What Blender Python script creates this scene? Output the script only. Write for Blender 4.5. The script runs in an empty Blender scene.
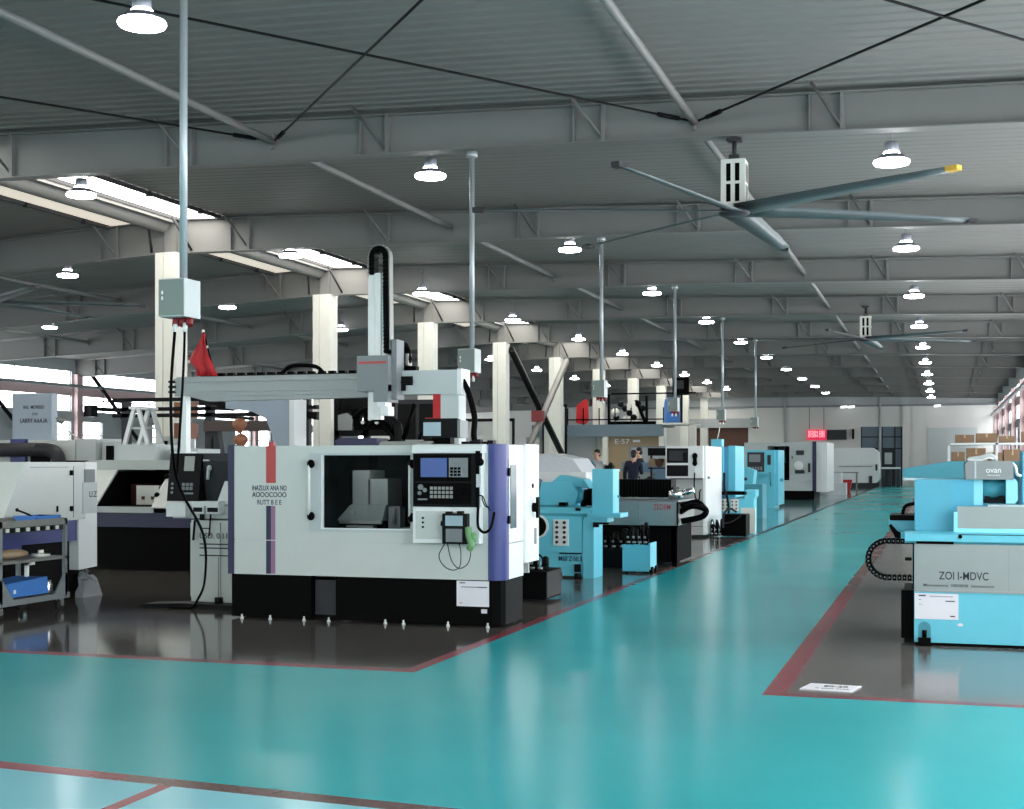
import bpy, bmesh, math, random
from mathutils import Vector, Matrix
random.seed(7)
S = bpy.context.scene
COL = S.collection
PI = math.pi

# ---------------------------------------------------------------- materials
def lin(c):
    c = c / 255.0
    return c / 12.92 if c <= 0.04045 else ((c + 0.055) / 1.055) ** 2.4

MATS = {}
def mat(name, rgb, rough=0.5, metal=0.0, spec=0.5, var=0.06, scale=6.0, bump=0.0, emit=0.0, coat=0.0, alpha=1.0):
    m = bpy.data.materials.new(name)
    m.use_nodes = True
    nt = m.node_tree
    b = nt.nodes['Principled BSDF']
    col = (lin(rgb[0]), lin(rgb[1]), lin(rgb[2]), 1)
    tc = nt.nodes.new('ShaderNodeTexCoord')
    nz = nt.nodes.new('ShaderNodeTexNoise')
    nz.inputs['Scale'].default_value = scale
    nz.inputs['Detail'].default_value = 4
    nt.links.new(tc.outputs['Object'], nz.inputs['Vector'])
    mx = nt.nodes.new('ShaderNodeMix')
    mx.data_type = 'RGBA'
    mx.inputs[6].default_value = tuple(min(1, v * (1 - var)) for v in col[:3]) + (1,)
    mx.inputs[7].default_value = tuple(min(1, v * (1 + var)) for v in col[:3]) + (1,)
    nt.links.new(nz.outputs['Fac'], mx.inputs[0])
    nt.links.new(mx.outputs[2], b.inputs['Base Color'])
    b.inputs['Roughness'].default_value = rough
    b.inputs['Metallic'].default_value = metal
    b.inputs['Specular IOR Level'].default_value = spec
    b.inputs['Coat Weight'].default_value = coat
    b.inputs['Coat Roughness'].default_value = 0.06
    b.inputs['Alpha'].default_value = alpha
    if emit:
        nt.links.new(mx.outputs[2], b.inputs['Emission Color'])
        b.inputs['Emission Strength'].default_value = emit
    if bump:
        bp = nt.nodes.new('ShaderNodeBump')
        bp.inputs['Strength'].default_value = bump
        bp.inputs['Distance'].default_value = 0.02
        nt.links.new(nz.outputs['Fac'], bp.inputs['Height'])
        nt.links.new(bp.outputs['Normal'], b.inputs['Normal'])
    MATS[name] = m
    return m

def floor_mat(name, rgb, rgb2, rough, spec=0.5, wear=0.5, scale=0.35):
    """epoxy floor: broad stains between two tones, gentle waviness, uneven polish"""
    m = bpy.data.materials.new(name)
    m.use_nodes = True
    nt = m.node_tree
    b = nt.nodes['Principled BSDF']
    tc = nt.nodes.new('ShaderNodeTexCoord')
    n1 = nt.nodes.new('ShaderNodeTexNoise'); n1.inputs['Scale'].default_value = scale; n1.inputs['Detail'].default_value = 6
    n2 = nt.nodes.new('ShaderNodeTexNoise'); n2.inputs['Scale'].default_value = 2.2; n2.inputs['Detail'].default_value = 3
    nt.links.new(tc.outputs['Object'], n1.inputs['Vector'])
    nt.links.new(tc.outputs['Object'], n2.inputs['Vector'])
    rp = nt.nodes.new('ShaderNodeValToRGB')
    rp.color_ramp.elements[0].position = 0.5 - wear * 0.4
    rp.color_ramp.elements[1].position = 0.5 + wear * 0.4
    rp.color_ramp.elements[0].color = tuple(lin(v) for v in rgb) + (1,)
    rp.color_ramp.elements[1].color = tuple(lin(v) for v in rgb2) + (1,)
    nt.links.new(n1.outputs['Fac'], rp.inputs['Fac'])
    nt.links.new(rp.outputs['Color'], b.inputs['Base Color'])
    mr = nt.nodes.new('ShaderNodeMapRange')
    mr.inputs['To Min'].default_value = rough * 0.75
    mr.inputs['To Max'].default_value = rough * 1.35
    nt.links.new(n1.outputs['Fac'], mr.inputs['Value'])
    nt.links.new(mr.outputs['Result'], b.inputs['Roughness'])
    bp = nt.nodes.new('ShaderNodeBump'); bp.inputs['Strength'].default_value = 0.02; bp.inputs['Distance'].default_value = 0.02
    nt.links.new(n2.outputs['Fac'], bp.inputs['Height'])
    nt.links.new(bp.outputs['Normal'], b.inputs['Normal'])
    b.inputs['Specular IOR Level'].default_value = spec
    MATS[name] = m
    return m

def glass_mat(name, tint, gloss=0.08, rough=0.02):
    m = bpy.data.materials.new(name)
    m.use_nodes = True
    nt = m.node_tree
    nt.nodes.remove(nt.nodes['Principled BSDF'])
    out = nt.nodes['Material Output']
    tr = nt.nodes.new('ShaderNodeBsdfTransparent'); tr.inputs['Color'].default_value = (tint, tint, tint, 1)
    gl = nt.nodes.new('ShaderNodeBsdfGlossy'); gl.inputs['Roughness'].default_value = rough
    lw = nt.nodes.new('ShaderNodeLayerWeight'); lw.inputs['Blend'].default_value = 0.25
    mm = nt.nodes.new('ShaderNodeMath'); mm.operation = 'MULTIPLY_ADD'
    mm.inputs[1].default_value = 0.05; mm.inputs[2].default_value = gloss * 0.06
    nt.links.new(lw.outputs['Fresnel'], mm.inputs[0])
    mx = nt.nodes.new('ShaderNodeMixShader')
    nt.links.new(mm.outputs[0], mx.inputs[0])
    nt.links.new(tr.outputs[0], mx.inputs[1]); nt.links.new(gl.outputs[0], mx.inputs[2])
    nt.links.new(mx.outputs[0], out.inputs['Surface'])
    MATS[name] = m
    return m

mat('blue_grey_pale', (160, 174, 188), 0.5)
mat('brown_grey', (84, 70, 66), 0.6)
mat('copper', (150, 96, 70), 0.5, var=0.15)
mat('brushed', (170, 172, 170), 0.3, metal=0.75, var=0.18, scale=2.5)
mat('cabinet_grey', (176, 180, 178), 0.4, var=0.04)
mat('panel_grey', (150, 156, 154), 0.35, metal=0.4, var=0.05)
mat('guard_teal', (84, 172, 196), 0.4, var=0.06)
mat('teal_light', (150, 226, 236), 0.36, var=0.04)
mat('steel_pale', (190, 206, 208), 0.3, metal=0.4)
mat('motor_grey', (136, 140, 140), 0.4, metal=0.3)
mat('brick', (130, 52, 56), 0.6)
mat('maroon', (70, 22, 26), 0.6)
mat('film', (190, 196, 200), 0.15, alpha=0.45, var=0.1)
mat('socket_red', (128, 30, 36), 0.5)
mat('fan_blade', (86, 98, 100), 0.5, metal=0.2, var=0.05)
mat('mauve', (150, 110, 140), 0.4)
mat('steel_beam', (150, 155, 154), 0.38, metal=0.25, var=0.05)
mat('mast_white', (212, 216, 214), 0.3, metal=0.2, var=0.04)
mat('blue_grey_glass', (88, 108, 118), 0.12, var=0.08)
mat('steel_grey', (146, 158, 156), 0.4, var=0.05)
TEAL_RGB = (104, 200, 220)
mat('white_paint', (232, 236, 235), 0.35, var=0.03)
mat('cream_paint', (226, 226, 218), 0.5, var=0.04)
mat('machine_white', (202, 208, 203), 0.33, var=0.03)
mat('pale_grey', (190, 198, 198), 0.4, var=0.04)
mat('mid_grey', (128, 134, 136), 0.45, var=0.06)
mat('dark_grey', (52, 53, 57), 0.5, spec=0.3, var=0.08)
mat('charcoal', (14, 14, 16), 0.5, spec=0.15, var=0.1)
mat('black', (2, 2, 2), 0.5, spec=0.06, var=0.15)
mat('black_matte', (4, 4, 5), 0.8, spec=0.1, var=0.15)
mat('purple', (50, 58, 124), 0.35, var=0.05)
mat('navy', (34, 34, 72), 0.4, var=0.05)
mat('red_stripe', (186, 68, 68), 0.4, var=0.06)
mat('red', (186, 28, 34), 0.55, var=0.1)
mat('brown', (96, 62, 50), 0.6, var=0.15)
mat('teal', TEAL_RGB, 0.38, var=0.05)
mat('teal_dark', (70, 150, 166), 0.42, var=0.06)
mat('teal_blue', (84, 150, 182), 0.42, var=0.06)
mat('blue', (70, 130, 206), 0.4, var=0.08)
mat('blue_grey', (104, 134, 158), 0.45, var=0.08)
mat('steel', (176, 180, 178), 0.32, metal=0.85, var=0.05)
mat('steel_dull', (150, 152, 148), 0.45, metal=0.6, var=0.05)
mat('chrome', (220, 222, 222), 0.15, metal=1.0, var=0.03)
mat('roof_sheet', (126, 126, 123), 0.6, var=0.06, scale=1.0)
mat('beam_paint', (124, 124, 122), 0.55, var=0.05, scale=2.0)
mat('conduit', (178, 186, 190), 0.35, metal=0.3, var=0.04)
mat('wall_white', (214, 214, 210), 0.75, var=0.03, scale=1.0)
mat('wall_upper', (172, 176, 178), 0.75, var=0.03, scale=1.0)
mat('pink_steel', (190, 164, 164), 0.6, var=0.08)
mat('door_grey', (104, 122, 134), 0.5, var=0.06)
mat('tan', (168, 146, 118), 0.7, var=0.06)
mat('cardboard', (118, 94, 70), 0.8, var=0.12)
mat('paper', (232, 230, 236), 0.8, var=0.02)
mat('ink', (40, 42, 48), 0.7)
mat('screen_blue', (62, 88, 152), 0.25, emit=0.12, var=0.1)
mat('screen_pale', (150, 174, 184), 0.25, emit=0.08, var=0.1)
mat('led_red', (240, 40, 80), 0.4, emit=0.8, var=0.5, scale=9)
mat('led_text', (255, 200, 210), 0.4, emit=1.0)
mat('green', (112, 160, 108), 0.5, var=0.12)
mat('yellow', (222, 176, 70), 0.5)
mat('skin', (206, 160, 134), 0.55, var=0.04)
mat('hair', (20, 18, 18), 0.5)
mat('cloth_navy', (28, 34, 56), 0.85, var=0.12)
mat('cloth_black', (22, 24, 28), 0.85, var=0.12)
mat('cloth_grey', (176, 186, 188), 0.85, var=0.06)
mat('cloth_pale', (196, 200, 200), 0.85, var=0.06)
mat('rubber', (26, 26, 28), 0.8)
mat('plastic_film', (214, 220, 224), 0.3, var=0.08, scale=14, bump=0.5)
mat('lamp_housing', (140, 144, 154), 0.4, metal=0.3)
mat('lamp_shade', (92, 96, 108), 0.35, var=0.03)
mat('lamp_glow', (255, 255, 255), 0.5, emit=30.0, var=0.0)
mat('daylight', (250, 252, 255), 0.5, emit=8.5, var=0.0)
mat('skylight', (255, 250, 240), 0.5, emit=10.0, var=0.0)
mat('skylight_dim', (250, 240, 224), 0.5, emit=0.75, var=0.03)
mat('dim_lamp', (255, 255, 255), 0.5, emit=1.6, var=0.0)
mat('chamber_lamp', (255, 255, 255), 0.5, emit=70.0, var=0.0)
mat('work_lamp', (255, 255, 255), 0.5, emit=6.0, var=0.0)
glass_mat('tinted_glass', 0.78, 0.10)
glass_mat('clear_glass', 0.85, 0.12)
floor_mat('teal_epoxy', (46, 172, 178), (56, 184, 188), 0.2, 0.15)
floor_mat('grey_epoxy', (82, 78, 74), (104, 100, 96), 0.09, 0.5, wear=0.7, scale=0.8)
floor_mat('cyan_epoxy', (142, 218, 230), (152, 226, 238), 0.15, 0.3)
floor_mat('red_line', (136, 48, 62), (152, 64, 76), 0.22, 0.4, scale=1.6)
floor_mat('brown_line', (96, 64, 62), (112, 84, 80), 0.25, 0.4, scale=1.6)
floor_mat('grey_epoxy_lit', (108, 104, 100), (126, 122, 118), 0.12, 0.4, wear=0.7, scale=0.8)  # grey floor of the right zone, its brighter light put into the colour
floor_mat('far_epoxy', (84, 128, 128), (98, 142, 142), 0.08, 0.4)
floor_mat('blue_patch', (40, 120, 190), (52, 132, 200), 0.2, 0.4)

# ---------------------------------------------------------------- mesh builder
class MB:
    def __init__(self):
        self.bm = bmesh.new(); self.mi = 0; self.xf = None
    def _v(self, p):
        p = Vector(p)
        if self.xf: p = self.xf @ p
        return self.bm.verts.new(p)
    def face(self, vs, smooth=False):
        try:
            f = self.bm.faces.new(vs)
        except ValueError:
            return None
        f.material_index = self.mi; f.smooth = smooth
        return f
    def box(self, x0, x1, y0, y1, z0, z1, mi=None):
        if mi is not None: self.mi = mi
        v = [self._v((x, y, z)) for z in (z0, z1) for y in (y0, y1) for x in (x0, x1)]
        for q in ((0, 2, 3, 1), (4, 5, 7, 6), (0, 1, 5, 4), (2, 6, 7, 3), (0, 4, 6, 2), (1, 3, 7, 5)):
            self.face([v[i] for i in q])
        return self
    def prism(self, poly, axis, a0, a1, mi=None):
        if mi is not None: self.mi = mi
        def P(u, w, a):
            return {'x': (a, u, w), 'y': (u, a, w), 'z': (u, w, a)}[axis]
        A = [self._v(P(u, w, a0)) for u, w in poly]
        B = [self._v(P(u, w, a1)) for u, w in poly]
        n = len(poly)
        self.face(A[::-1]); self.face(B)
        for i in range(n):
            self.face([A[i], A[(i + 1) % n], B[(i + 1) % n], B[i]])
        return self
    def cyl(self, p0, p1, r, n=12, r1=None, mi=None):
        if mi is not None: self.mi = mi
        r1 = r if r1 is None else r1
        p0, p1 = Vector(p0), Vector(p1)
        d = (p1 - p0).normalized()
        a = d.orthogonal().normalized(); b = d.cross(a)
        A = []; B = []
        for i in range(n):
            t = 2 * PI * i / n
            o = a * math.cos(t) + b * math.sin(t)
            A.append(self._v(p0 + o * r)); B.append(self._v(p1 + o * r1))
        for i in range(n):
            self.face([A[i], A[(i + 1) % n], B[(i + 1) % n], B[i]], True)
        self.face(A[::-1]); self.face(B)
        return self
    def tube(self, pts, r, n=8, mi=None):
        if mi is not None: self.mi = mi
        pts = [Vector(p) for p in pts]
        rings = []; a = None
        for i, p in enumerate(pts):
            d = (pts[min(i + 1, len(pts) - 1)] - pts[max(i - 1, 0)]).normalized()
            if a is None: a = d.orthogonal().normalized()
            else:
                a = a - d * a.dot(d)
                a = a.normalized() if a.length > 1e-6 else d.orthogonal().normalized()
            b = d.cross(a)
            rings.append([self._v(p + (a * math.cos(2 * PI * k / n) + b * math.sin(2 * PI * k / n)) * r) for k in range(n)])
        for i in range(len(rings) - 1):
            for k in range(n):
                self.face([rings[i][k], rings[i][(k + 1) % n], rings[i + 1][(k + 1) % n], rings[i + 1][k]], True)
        self.face(rings[0][::-1]); self.face(rings[-1])
        return self
    def lathe(self, prof, c, n=20, mi=None):
        """profile of (radius, z) turned round the vertical through c"""
        if mi is not None: self.mi = mi
        rings = []
        for r, z in prof:
            rings.append([self._v((c[0] + r * math.cos(2 * PI * k / n), c[1] + r * math.sin(2 * PI * k / n), c[2] + z)) for k in range(n)])
        for i in range(len(rings) - 1):
            for k in range(n):
                self.face([rings[i][k], rings[i][(k + 1) % n], rings[i + 1][(k + 1) % n], rings[i + 1][k]], True)
        self.face(rings[0][::-1]); self.face(rings[-1])
        return self
    def ball(self, c, r, n=10, sx=1, sy=1, sz=1, mi=None):
        pr = [(max(1e-4, math.sin(PI * i / n)) * r, -math.cos(PI * i / n) * r * sz) for i in range(n + 1)]
        if mi is not None: self.mi = mi
        rings = []
        for rr, z in pr:
            rings.append([self._v((c[0] + sx * rr * math.cos(2 * PI * k / n), c[1] + sy * rr * math.sin(2 * PI * k / n), c[2] + z)) for k in range(n)])
        for i in range(n):
            for k in range(n):
                self.face([rings[i][k], rings[i][(k + 1) % n], rings[i + 1][(k + 1) % n], rings[i + 1][k]], True)
        return self
    def bevel(self, off):
        es = [e for e in self.bm.edges if len(e.link_faces) == 2 and e.calc_face_angle(0) > 0.6]
        if es:
            bmesh.ops.bevel(self.bm, geom=es, offset=off, segments=2, profile=0.5, affect='EDGES', clamp_overlap=True)
        return self
    def mesh(self, name, mats, shift):
        bmesh.ops.recalc_face_normals(self.bm, faces=self.bm.faces[:])
        me = bpy.data.meshes.new(name)
        if shift: bmesh.ops.translate(self.bm, verts=self.bm.verts[:], vec=-Vector(shift))
        self.bm.to_mesh(me); self.bm.free()
        for m in ([mats] if isinstance(mats, str) else mats):
            me.materials.append(MATS[m])
        return me

def B(x0, x1, y0, y1, z0, z1): return MB().box(x0, x1, y0, y1, z0, z1)
def wloc(o):
    v = Vector((0, 0, 0))
    while o is not None:
        v += o.location; o = o.parent
    return v
def tag(o, label=None, cat=None, group=None, kind=None):
    if label: o['label'] = label
    if cat: o['category'] = cat
    if group: o['group'] = group
    if kind: o['kind'] = kind
    return o
def thing(name, label, cat, loc, group=None):
    o = bpy.data.objects.new(name, None)
    o.empty_display_size = 0.2
    COL.objects.link(o); o.location = loc
    return tag(o, label, cat, group)
def part(name, mb, mats, parent, label=None, bev=0.0):
    """one part; its geometry is given in place and kept relative to the thing"""
    if bev: mb.bevel(bev)
    o = bpy.data.objects.new(name, mb.mesh(name, mats, wloc(parent)))
    COL.objects.link(o); o.parent = parent
    if label: o['label'] = label
    return o
def solo(name, mb, mats, label, cat, loc, group=None, bev=0.0):
    if bev: mb.bevel(bev)
    o = bpy.data.objects.new(name, mb.mesh(name, mats, loc))
    COL.objects.link(o); o.location = loc
    return tag(o, label, cat, group)
def struct(name, mb, mats, loc=(0, 0, 0), label=None):
    o = bpy.data.objects.new(name, mb.mesh(name, mats, loc))
    COL.objects.link(o); o.location = loc
    return tag(o, label, None, None, 'structure')
def copy_tree(o, parent=None):
    c = o.copy(); COL.objects.link(c)
    if parent is not None: c.parent = parent
    for ch in list(o.children): copy_tree(ch, c)
    return c
def curve(pts, n=6):
    pts = [Vector(p) for p in pts]
    out = []
    for i in range(len(pts) - 1):
        p0 = pts[max(i - 1, 0)]; p1 = pts[i]; p2 = pts[i + 1]; p3 = pts[min(i + 2, len(pts) - 1)]
        for k in range(n):
            t = k / n
            out.append(0.5 * ((2 * p1) + (p2 - p0) * t + (2 * p0 - 5 * p1 + 4 * p2 - p3) * t * t + (3 * p1 - p0 - 3 * p2 + p3) * t ** 3))
    out.append(pts[-1])
    return out
def lettering(body, size, loc, facing, m, parent, name='lettering', width=None):
    """printed characters: facing 'front' looks to -y, 'side' looks to +x, 'up' lies flat"""
    cu = bpy.data.curves.new('txt', 'FONT'); cu.body = body; cu.size = size; cu.extrude = 0.001; cu.offset = size * 0.01
    cu.align_x = 'CENTER'; cu.align_y = 'CENTER'
    t = bpy.data.objects.new('txt', cu); COL.objects.link(t)
    dg = bpy.context.evaluated_depsgraph_get()
    me = bpy.data.meshes.new_from_object(t.evaluated_get(dg))
    bpy.data.objects.remove(t); bpy.data.curves.remove(cu)
    xs = [v.co.x for v in me.vertices]
    if width and xs:
        k = width / max(1e-6, max(xs) - min(xs))
        me.transform(Matrix.Diagonal((k, 1, 1, 1)))
    R = {'front': Matrix.Rotation(PI / 2, 4, 'X'), 'side': Matrix.Rotation(PI / 2, 4, 'Z') @ Matrix.Rotation(PI / 2, 4, 'X'), 'up': Matrix.Identity(4)}[facing]
    me.transform(Matrix.Translation(Vector(loc) - wloc(parent)) @ R)
    me.materials.clear(); me.materials.append(MATS[m])
    o = bpy.data.objects.new(name, me); COL.objects.link(o); o.parent = parent
    return o
ORD = ['first', 'second', 'third', 'fourth', 'fifth', 'sixth', 'seventh', 'eighth', 'ninth', 'tenth', 'eleventh', 'twelfth']
# ================================================================ SETTING
RX = -16.3                      # ridge line of the roof
XL, XR = -35.5, 3.6             # side walls
YB, YF = -12.0, 99.2            # back and far wall
def roof_z(x): return 7.02 - 0.0275 * (x - RX) if x > RX else 7.02 + 0.055 * (x - RX)
BAYS = [3 + 8 * k for k in range(-1, 12)] + [99 - 0.4]

# floor with its painted zones
fl = MB()
xs = [XL - .3, -4.85, -4.07, -3.95, -3.82, -3.74, -1.22, -1.06, XR + .3]
ys = [YB, 6.12, 6.29, 6.43, 9.86, 9.98, 10.1, 10.26, 18.0, 32.0, YF + .3]
def zone(x, y):
    if y < 6.29:
        if -3.82 < x < -3.74: return 3
        if x < -4.85 and y > 6.12: return 5
        return 2
    if y < 6.43: return 4 if x > -4.07 else 3
    if x < -3.95 and y > 10.1:
        if x > -4.07: return 3 if y < 18 else 4 if y < 32 else 7
        return 3 if y < 10.26 else 1 if y < 32 else 6
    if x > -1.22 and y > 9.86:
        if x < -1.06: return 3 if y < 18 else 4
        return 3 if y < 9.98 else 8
    return 0
grid = [[fl._v((x, y - (.085 * (x + 4.95) if y < 7 and y > YB else 0), 0)) for x in xs] for y in ys]
for j in range(len(ys) - 1):
    for i in range(len(xs) - 1):
        fl.mi = zone((xs[i] + xs[i + 1]) / 2, (ys[j] + ys[j + 1]) / 2)
        fl.face([grid[j][i], grid[j][i + 1], grid[j + 1][i + 1], grid[j + 1][i]])
struct('floor', fl, ['teal_epoxy', 'grey_epoxy', 'cyan_epoxy', 'red_line', 'brown_line', 'blue_patch', 'far_epoxy', 'dark_grey', 'grey_epoxy_lit'], label='glossy teal aisle floor with grey machine zones and red border lines')

# ceiling: ribbed sheets on both slopes, open over the two skylight strips
def sheet(x0, x1):
    m = MB(); rows = []
    y = YB
    prof = []
    while y < YF:
        dp_ = .02 if y < 19 else .008
        prof += [(y, 0), (y + .16, 0), (y + .19, -dp_), (y + .25, -dp_), (y + .28, 0)]
        y += 0.28 if y < 30 else 0.56
    prof.append((YF, 0))
    rows = [(m._v((x0, yy, roof_z(x0) + .06 + dz)), m._v((x1, yy, roof_z(x1) + .06 + dz))) for yy, dz in prof]
    for a, b in zip(rows, rows[1:]):
        m.face([a[0], a[1], b[1], b[0]])
    return m
SK = [(-17.95, -16.9), (-16.15, -15.05)]
struct('ceiling', sheet(SK[1][1], XR + .2), 'roof_sheet', label='ribbed grey roof sheeting over the aisle')
struct('ceiling_left', sheet(XL - .2, SK[0][0]), 'roof_sheet', label='ribbed grey roof sheeting over the far left bays')
sd = MB()
sd.box(SK[0][1], SK[1][0], YB, YF, 6.92, 7.06); sd.tube([(-16.5, YB, 6.93), (-16.5, YF, 6.93)], .2, 12)
struct('ceiling_ridge', sd, 'beam_paint', label='grey ridge gutter between two skylight strips')
for i, (a, b) in enumerate(SK):
    w = MB()
    w.prism([(a, roof_z(a) + .05), (b, roof_z(b) + .05), (b, roof_z(b) + .12), (a, roof_z(a) + .12)], 'y', YB, YF)
    wo = struct('window_%d' % (i + 1), w, 'skylight' if i else 'skylight_dim', label='translucent skylight strip beside the ridge gutter')
    fr = MB()
    for e in (a, b):
        fr.box(e - .03, e + .03, YB, YF, roof_z(e) - .03, roof_z(e) + .05)
    yy = YB
    while yy < YF:
        fr.box(b - .05 if i else a - .02, b + .08 if i else a + .1, yy, yy + .08, roof_z(b if i else a) - .06, roof_z(b if i else a) + .03)
        yy += 2.0
    f = bpy.data.objects.new('window_frame', fr.mesh('window_frame', 'dark_grey', None)); COL.objects.link(f); f.parent = wo

# roof beams: tapered I sections with stiffeners and fly braces
def beam(Y):
    m = MB()
    top = [(XL, roof_z(XL)), (RX, roof_z(RX)), (XR, roof_z(XR))]
    bot = [(XR, 5.96), (-1.6, 6.1), (-6, 6.2), (RX, 6.28), (-20, 6.12), (-26, 5.72), (XL, 5.3)]
    m.prism(top + bot, 'y', Y - .008, Y + .008)
    def zb(x):
        b = bot[::-1]
        for (xa, za), (xb, zb_) in zip(b, b[1:]):
            if xa <= x <= xb: return za + (zb_ - za) * (x - xa) / (xb - xa)
        return b[-1][1]
    for a, b in zip(bot, bot[1:]):
        m.prism([a, b, (b[0], b[1] - .018), (a[0], a[1] - .018)], 'y', Y - .13, Y + .13)
    for a, b in zip(top, top[1:]):
        m.prism([a, b, (b[0], b[1] - .018), (a[0], a[1] - .018)], 'y', Y - .13, Y + .13)
    x = RX - 18.2
    k = 0
    while x < XR:
        if abs(x - RX) > .4:
            m.box(x - .012, x + .012, Y - .1, Y + .1, zb(x), roof_z(x) - .01)
            # slanting brace from the bottom flange up to a purlin in front
            for sgn in ((-1,) if k % 2 else (-1, 1)):
                m.tube([(x + .42, Y - .04, zb(x) + .03), (x + .06, Y - .52, roof_z(x) + .02)], .022, 5)
            m.box(x + .4, x + .46, Y - .1, Y + .1, zb(x + .4), roof_z(x + .4))
        x += 3.28; k += 1
    for s in (-1, 1):
        m.tube([(RX + s * .5, Y - .05, 6.32), (RX + s * .3, Y - .55, 7.0)], .03, 6, mi=1)
        m.tube([(RX + s * .5, Y + .05, 6.32), (RX + s * .3, Y + .55, 7.0)], .03, 6, mi=1)
    m.mi = 0
    m.box(RX - .14, RX + .14, Y - .12, Y + .12, 6.28, 6.95)
    return m
bm0 = struct('beam', beam(0), ['beam_paint', 'dark_grey'], label='tapered grey steel roof beam spanning the hall')
for k, Y in enumerate(BAYS):
    o = bm0 if k == 0 else bm0.copy()
    if k: COL.objects.link(o)
    o.location = (0, Y, 0)

# white box columns under the ridge
cm = MB()
cm.box(RX - .2, RX + .2, -.19, .19, 0, 6.28)
cm.box(RX - .3, RX - .12, -.235, .2, 0, 6.27)
cm.box(RX - .085, RX + .235, -.225, .225, 0, 6.27)
cm.box(RX - .34, RX + .3, -.3, .3, 0, .03)
c0 = struct('column', cm, 'cream_paint', label='white boxed steel column under the ridge')
for k in range(-1, 10):
    o = c0 if k == -1 else c0.copy()
    if k != -1: COL.objects.link(o)
    o.location = (0, 27 + 8 * k, 0)

# longitudinal tie tubes and cross bracing rods under the roof
for i, x in enumerate((-29.4, -22.85, -9.72, -3.26)):
    t = MB(); z = roof_z(x) - .32
    for a, b in zip(BAYS, BAYS[1:]):
        t.cyl((x, a + .05, z), (x, b - .05, z), .055, 10)
        for e in (a + .02, b - .1):
            t.box(x - .02, x + .02, e, e + .08, z - .12, z + .12)
    struct('trim_%d' % (i + 1), t, 'beam_paint', label='round tie tube running along the roof')
rods = MB()
NX = [-16.0, -9.72, -3.26, 3.3]
for Y in (3, 11):
    for a, b in zip(NX, NX[1:]):
        for (p, q) in ((a, b), (b, a)):
            zA, zB = roof_z(p) - .3, roof_z(q) - .3
            rods.tube([(p, Y, zA), (q, Y + 8, zB)], .017, 6)
            v = Vector((q - p, 8, zB - zA)); e = Vector((q, Y + 8, zB))
            rods.tube([e - v * .03, e - v * .065], .035, 6)
struct('trim_5', rods, 'charcoal', label='dark crossed bracing rods under the near roof sheets')
for Y in (43, 75):
    pass

# ---------------- side walls with strip windows
def side_wall(name, x, out, y0, y1, n0):
    s = 1 if out > 0 else -1
    w = MB()
    xa, xb = sorted((x, x + s * .25))
    # solid bands
    YW = 57.65 if s > 0 else y0      # near right wall: unseen tall panes added below to light the machines' sides
    for z0, z1, mi in ((0, .8, 0), (3.38, 3.78, 0), (4.48, 4.9, 2), (5.52, 6.6, 1)):
        w.box(xa, xb, y0, y1, z0, z1, mi)
    cols = [27 + 8 * k for k in range(-5, 10)]
    w.box(xa, xb, YW, y1, .8, 2.2, 0)
    edges = []
    for c in cols:
        # piers: lower windows only beside each pillar
        near = s > 0 and c < 51
        w.box(xa, xb, c - .35, c + .35, .8 if near else 2.2, 3.38, 0)
        if not near: w.box(xa, xb, c + 1.95, c + 6.05, 2.2, 3.38, 0)
        w.box(xa, xb, c - .3, c + .3, 3.78, 4.48, 0)
        w.box(xa, xb, c - .3, c + .3, 4.9, 5.52, 0)
        px = x - s * .22
        w.box(min(x, px), max(x, px), c - .2, c + .2, 0, 5.4, 2)
    # rail along the wall
    rx = x - s * .42
    w.box(min(rx, x - s * .3), max(rx, x - s * .3), y0, y1, 4.82, 4.94, 3)
    struct(name, w, ['wall_upper', 'wall_upper', 'pink_steel', 'mid_grey'], label='long hall wall with strip windows')
    n = n0
    for (z0, z1, full) in ((2.2, 3.38, False), (3.78, 4.48, True), (4.9, 5.52, True)):
        pane = MB(); frm = MB()
        gx = x + s * .12
        for c in cols:
            segs = [(c + .3, c + 7.7)] if full else [(c + .35, c + 1.95), (c + 6.05, c + 7.65)]
            if s > 0 and c < 51 and not full: segs = [(c + .35, c + 7.65)]
            for a, b in segs:
                if b < y0 or a > y1: continue
                pane.box(gx - .01, gx + .01, max(a, y0), min(b, y1), z0 if b - a < 5 or full else .8, z1)
                k = 4 if full else 1
                for j in range(k + 1):
                    yy = a + (b - a) * j / k
                    frm.box(gx - .03 - .02 * s, gx + .03 - .02 * s, yy - .03, yy + .03, z0, z1)
                frm.box(gx - .03 - .02 * s, gx + .03 - .02 * s, a, b, z0, z0 + .06)
                if not full:
                    frm.box(gx - .03 - .02 * s, gx + .03 - .02 * s, a, b, 2.78, 2.84)
        wo = struct('window_%d' % n, pane, 'daylight', label='bright strip of daylit window panes')
        f = bpy.data.objects.new('window_frame', frm.mesh('window_frame', 'pale_grey', None)); COL.objects.link(f); f.parent = wo
        n += 1
side_wall('wall_left', XL, -1, YB, YF, 3)
side_wall('wall_right', XR, 1, YB, YF, 6)
wb = MB()
for c0_, c1_ in ((51.6, 55.6), (43.6, 47.6)):
    wb.tube([(XL + .35, c0_, 5.45), (XL + .35, c1_, 2.4)], .09, 6)
struct('trim_6', wb, 'charcoal', label='dark diagonal wall brace in front of the left windows')
wp = MB()
wp.tube([(XL + .5, 51.4, 3.95), (XL + .5, 66, 3.95)], .09, 8)
wp.tube([(XL + .5, 51.4, 4.3), (XL + .5, 66, 4.3)], .03, 6)
wp.box(XL + .25, XL + .6, 51.2, 51.7, 3.6, 4.1)
struct('trim_7', wp, 'charcoal', label='black pipe run along the left wall')

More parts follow.
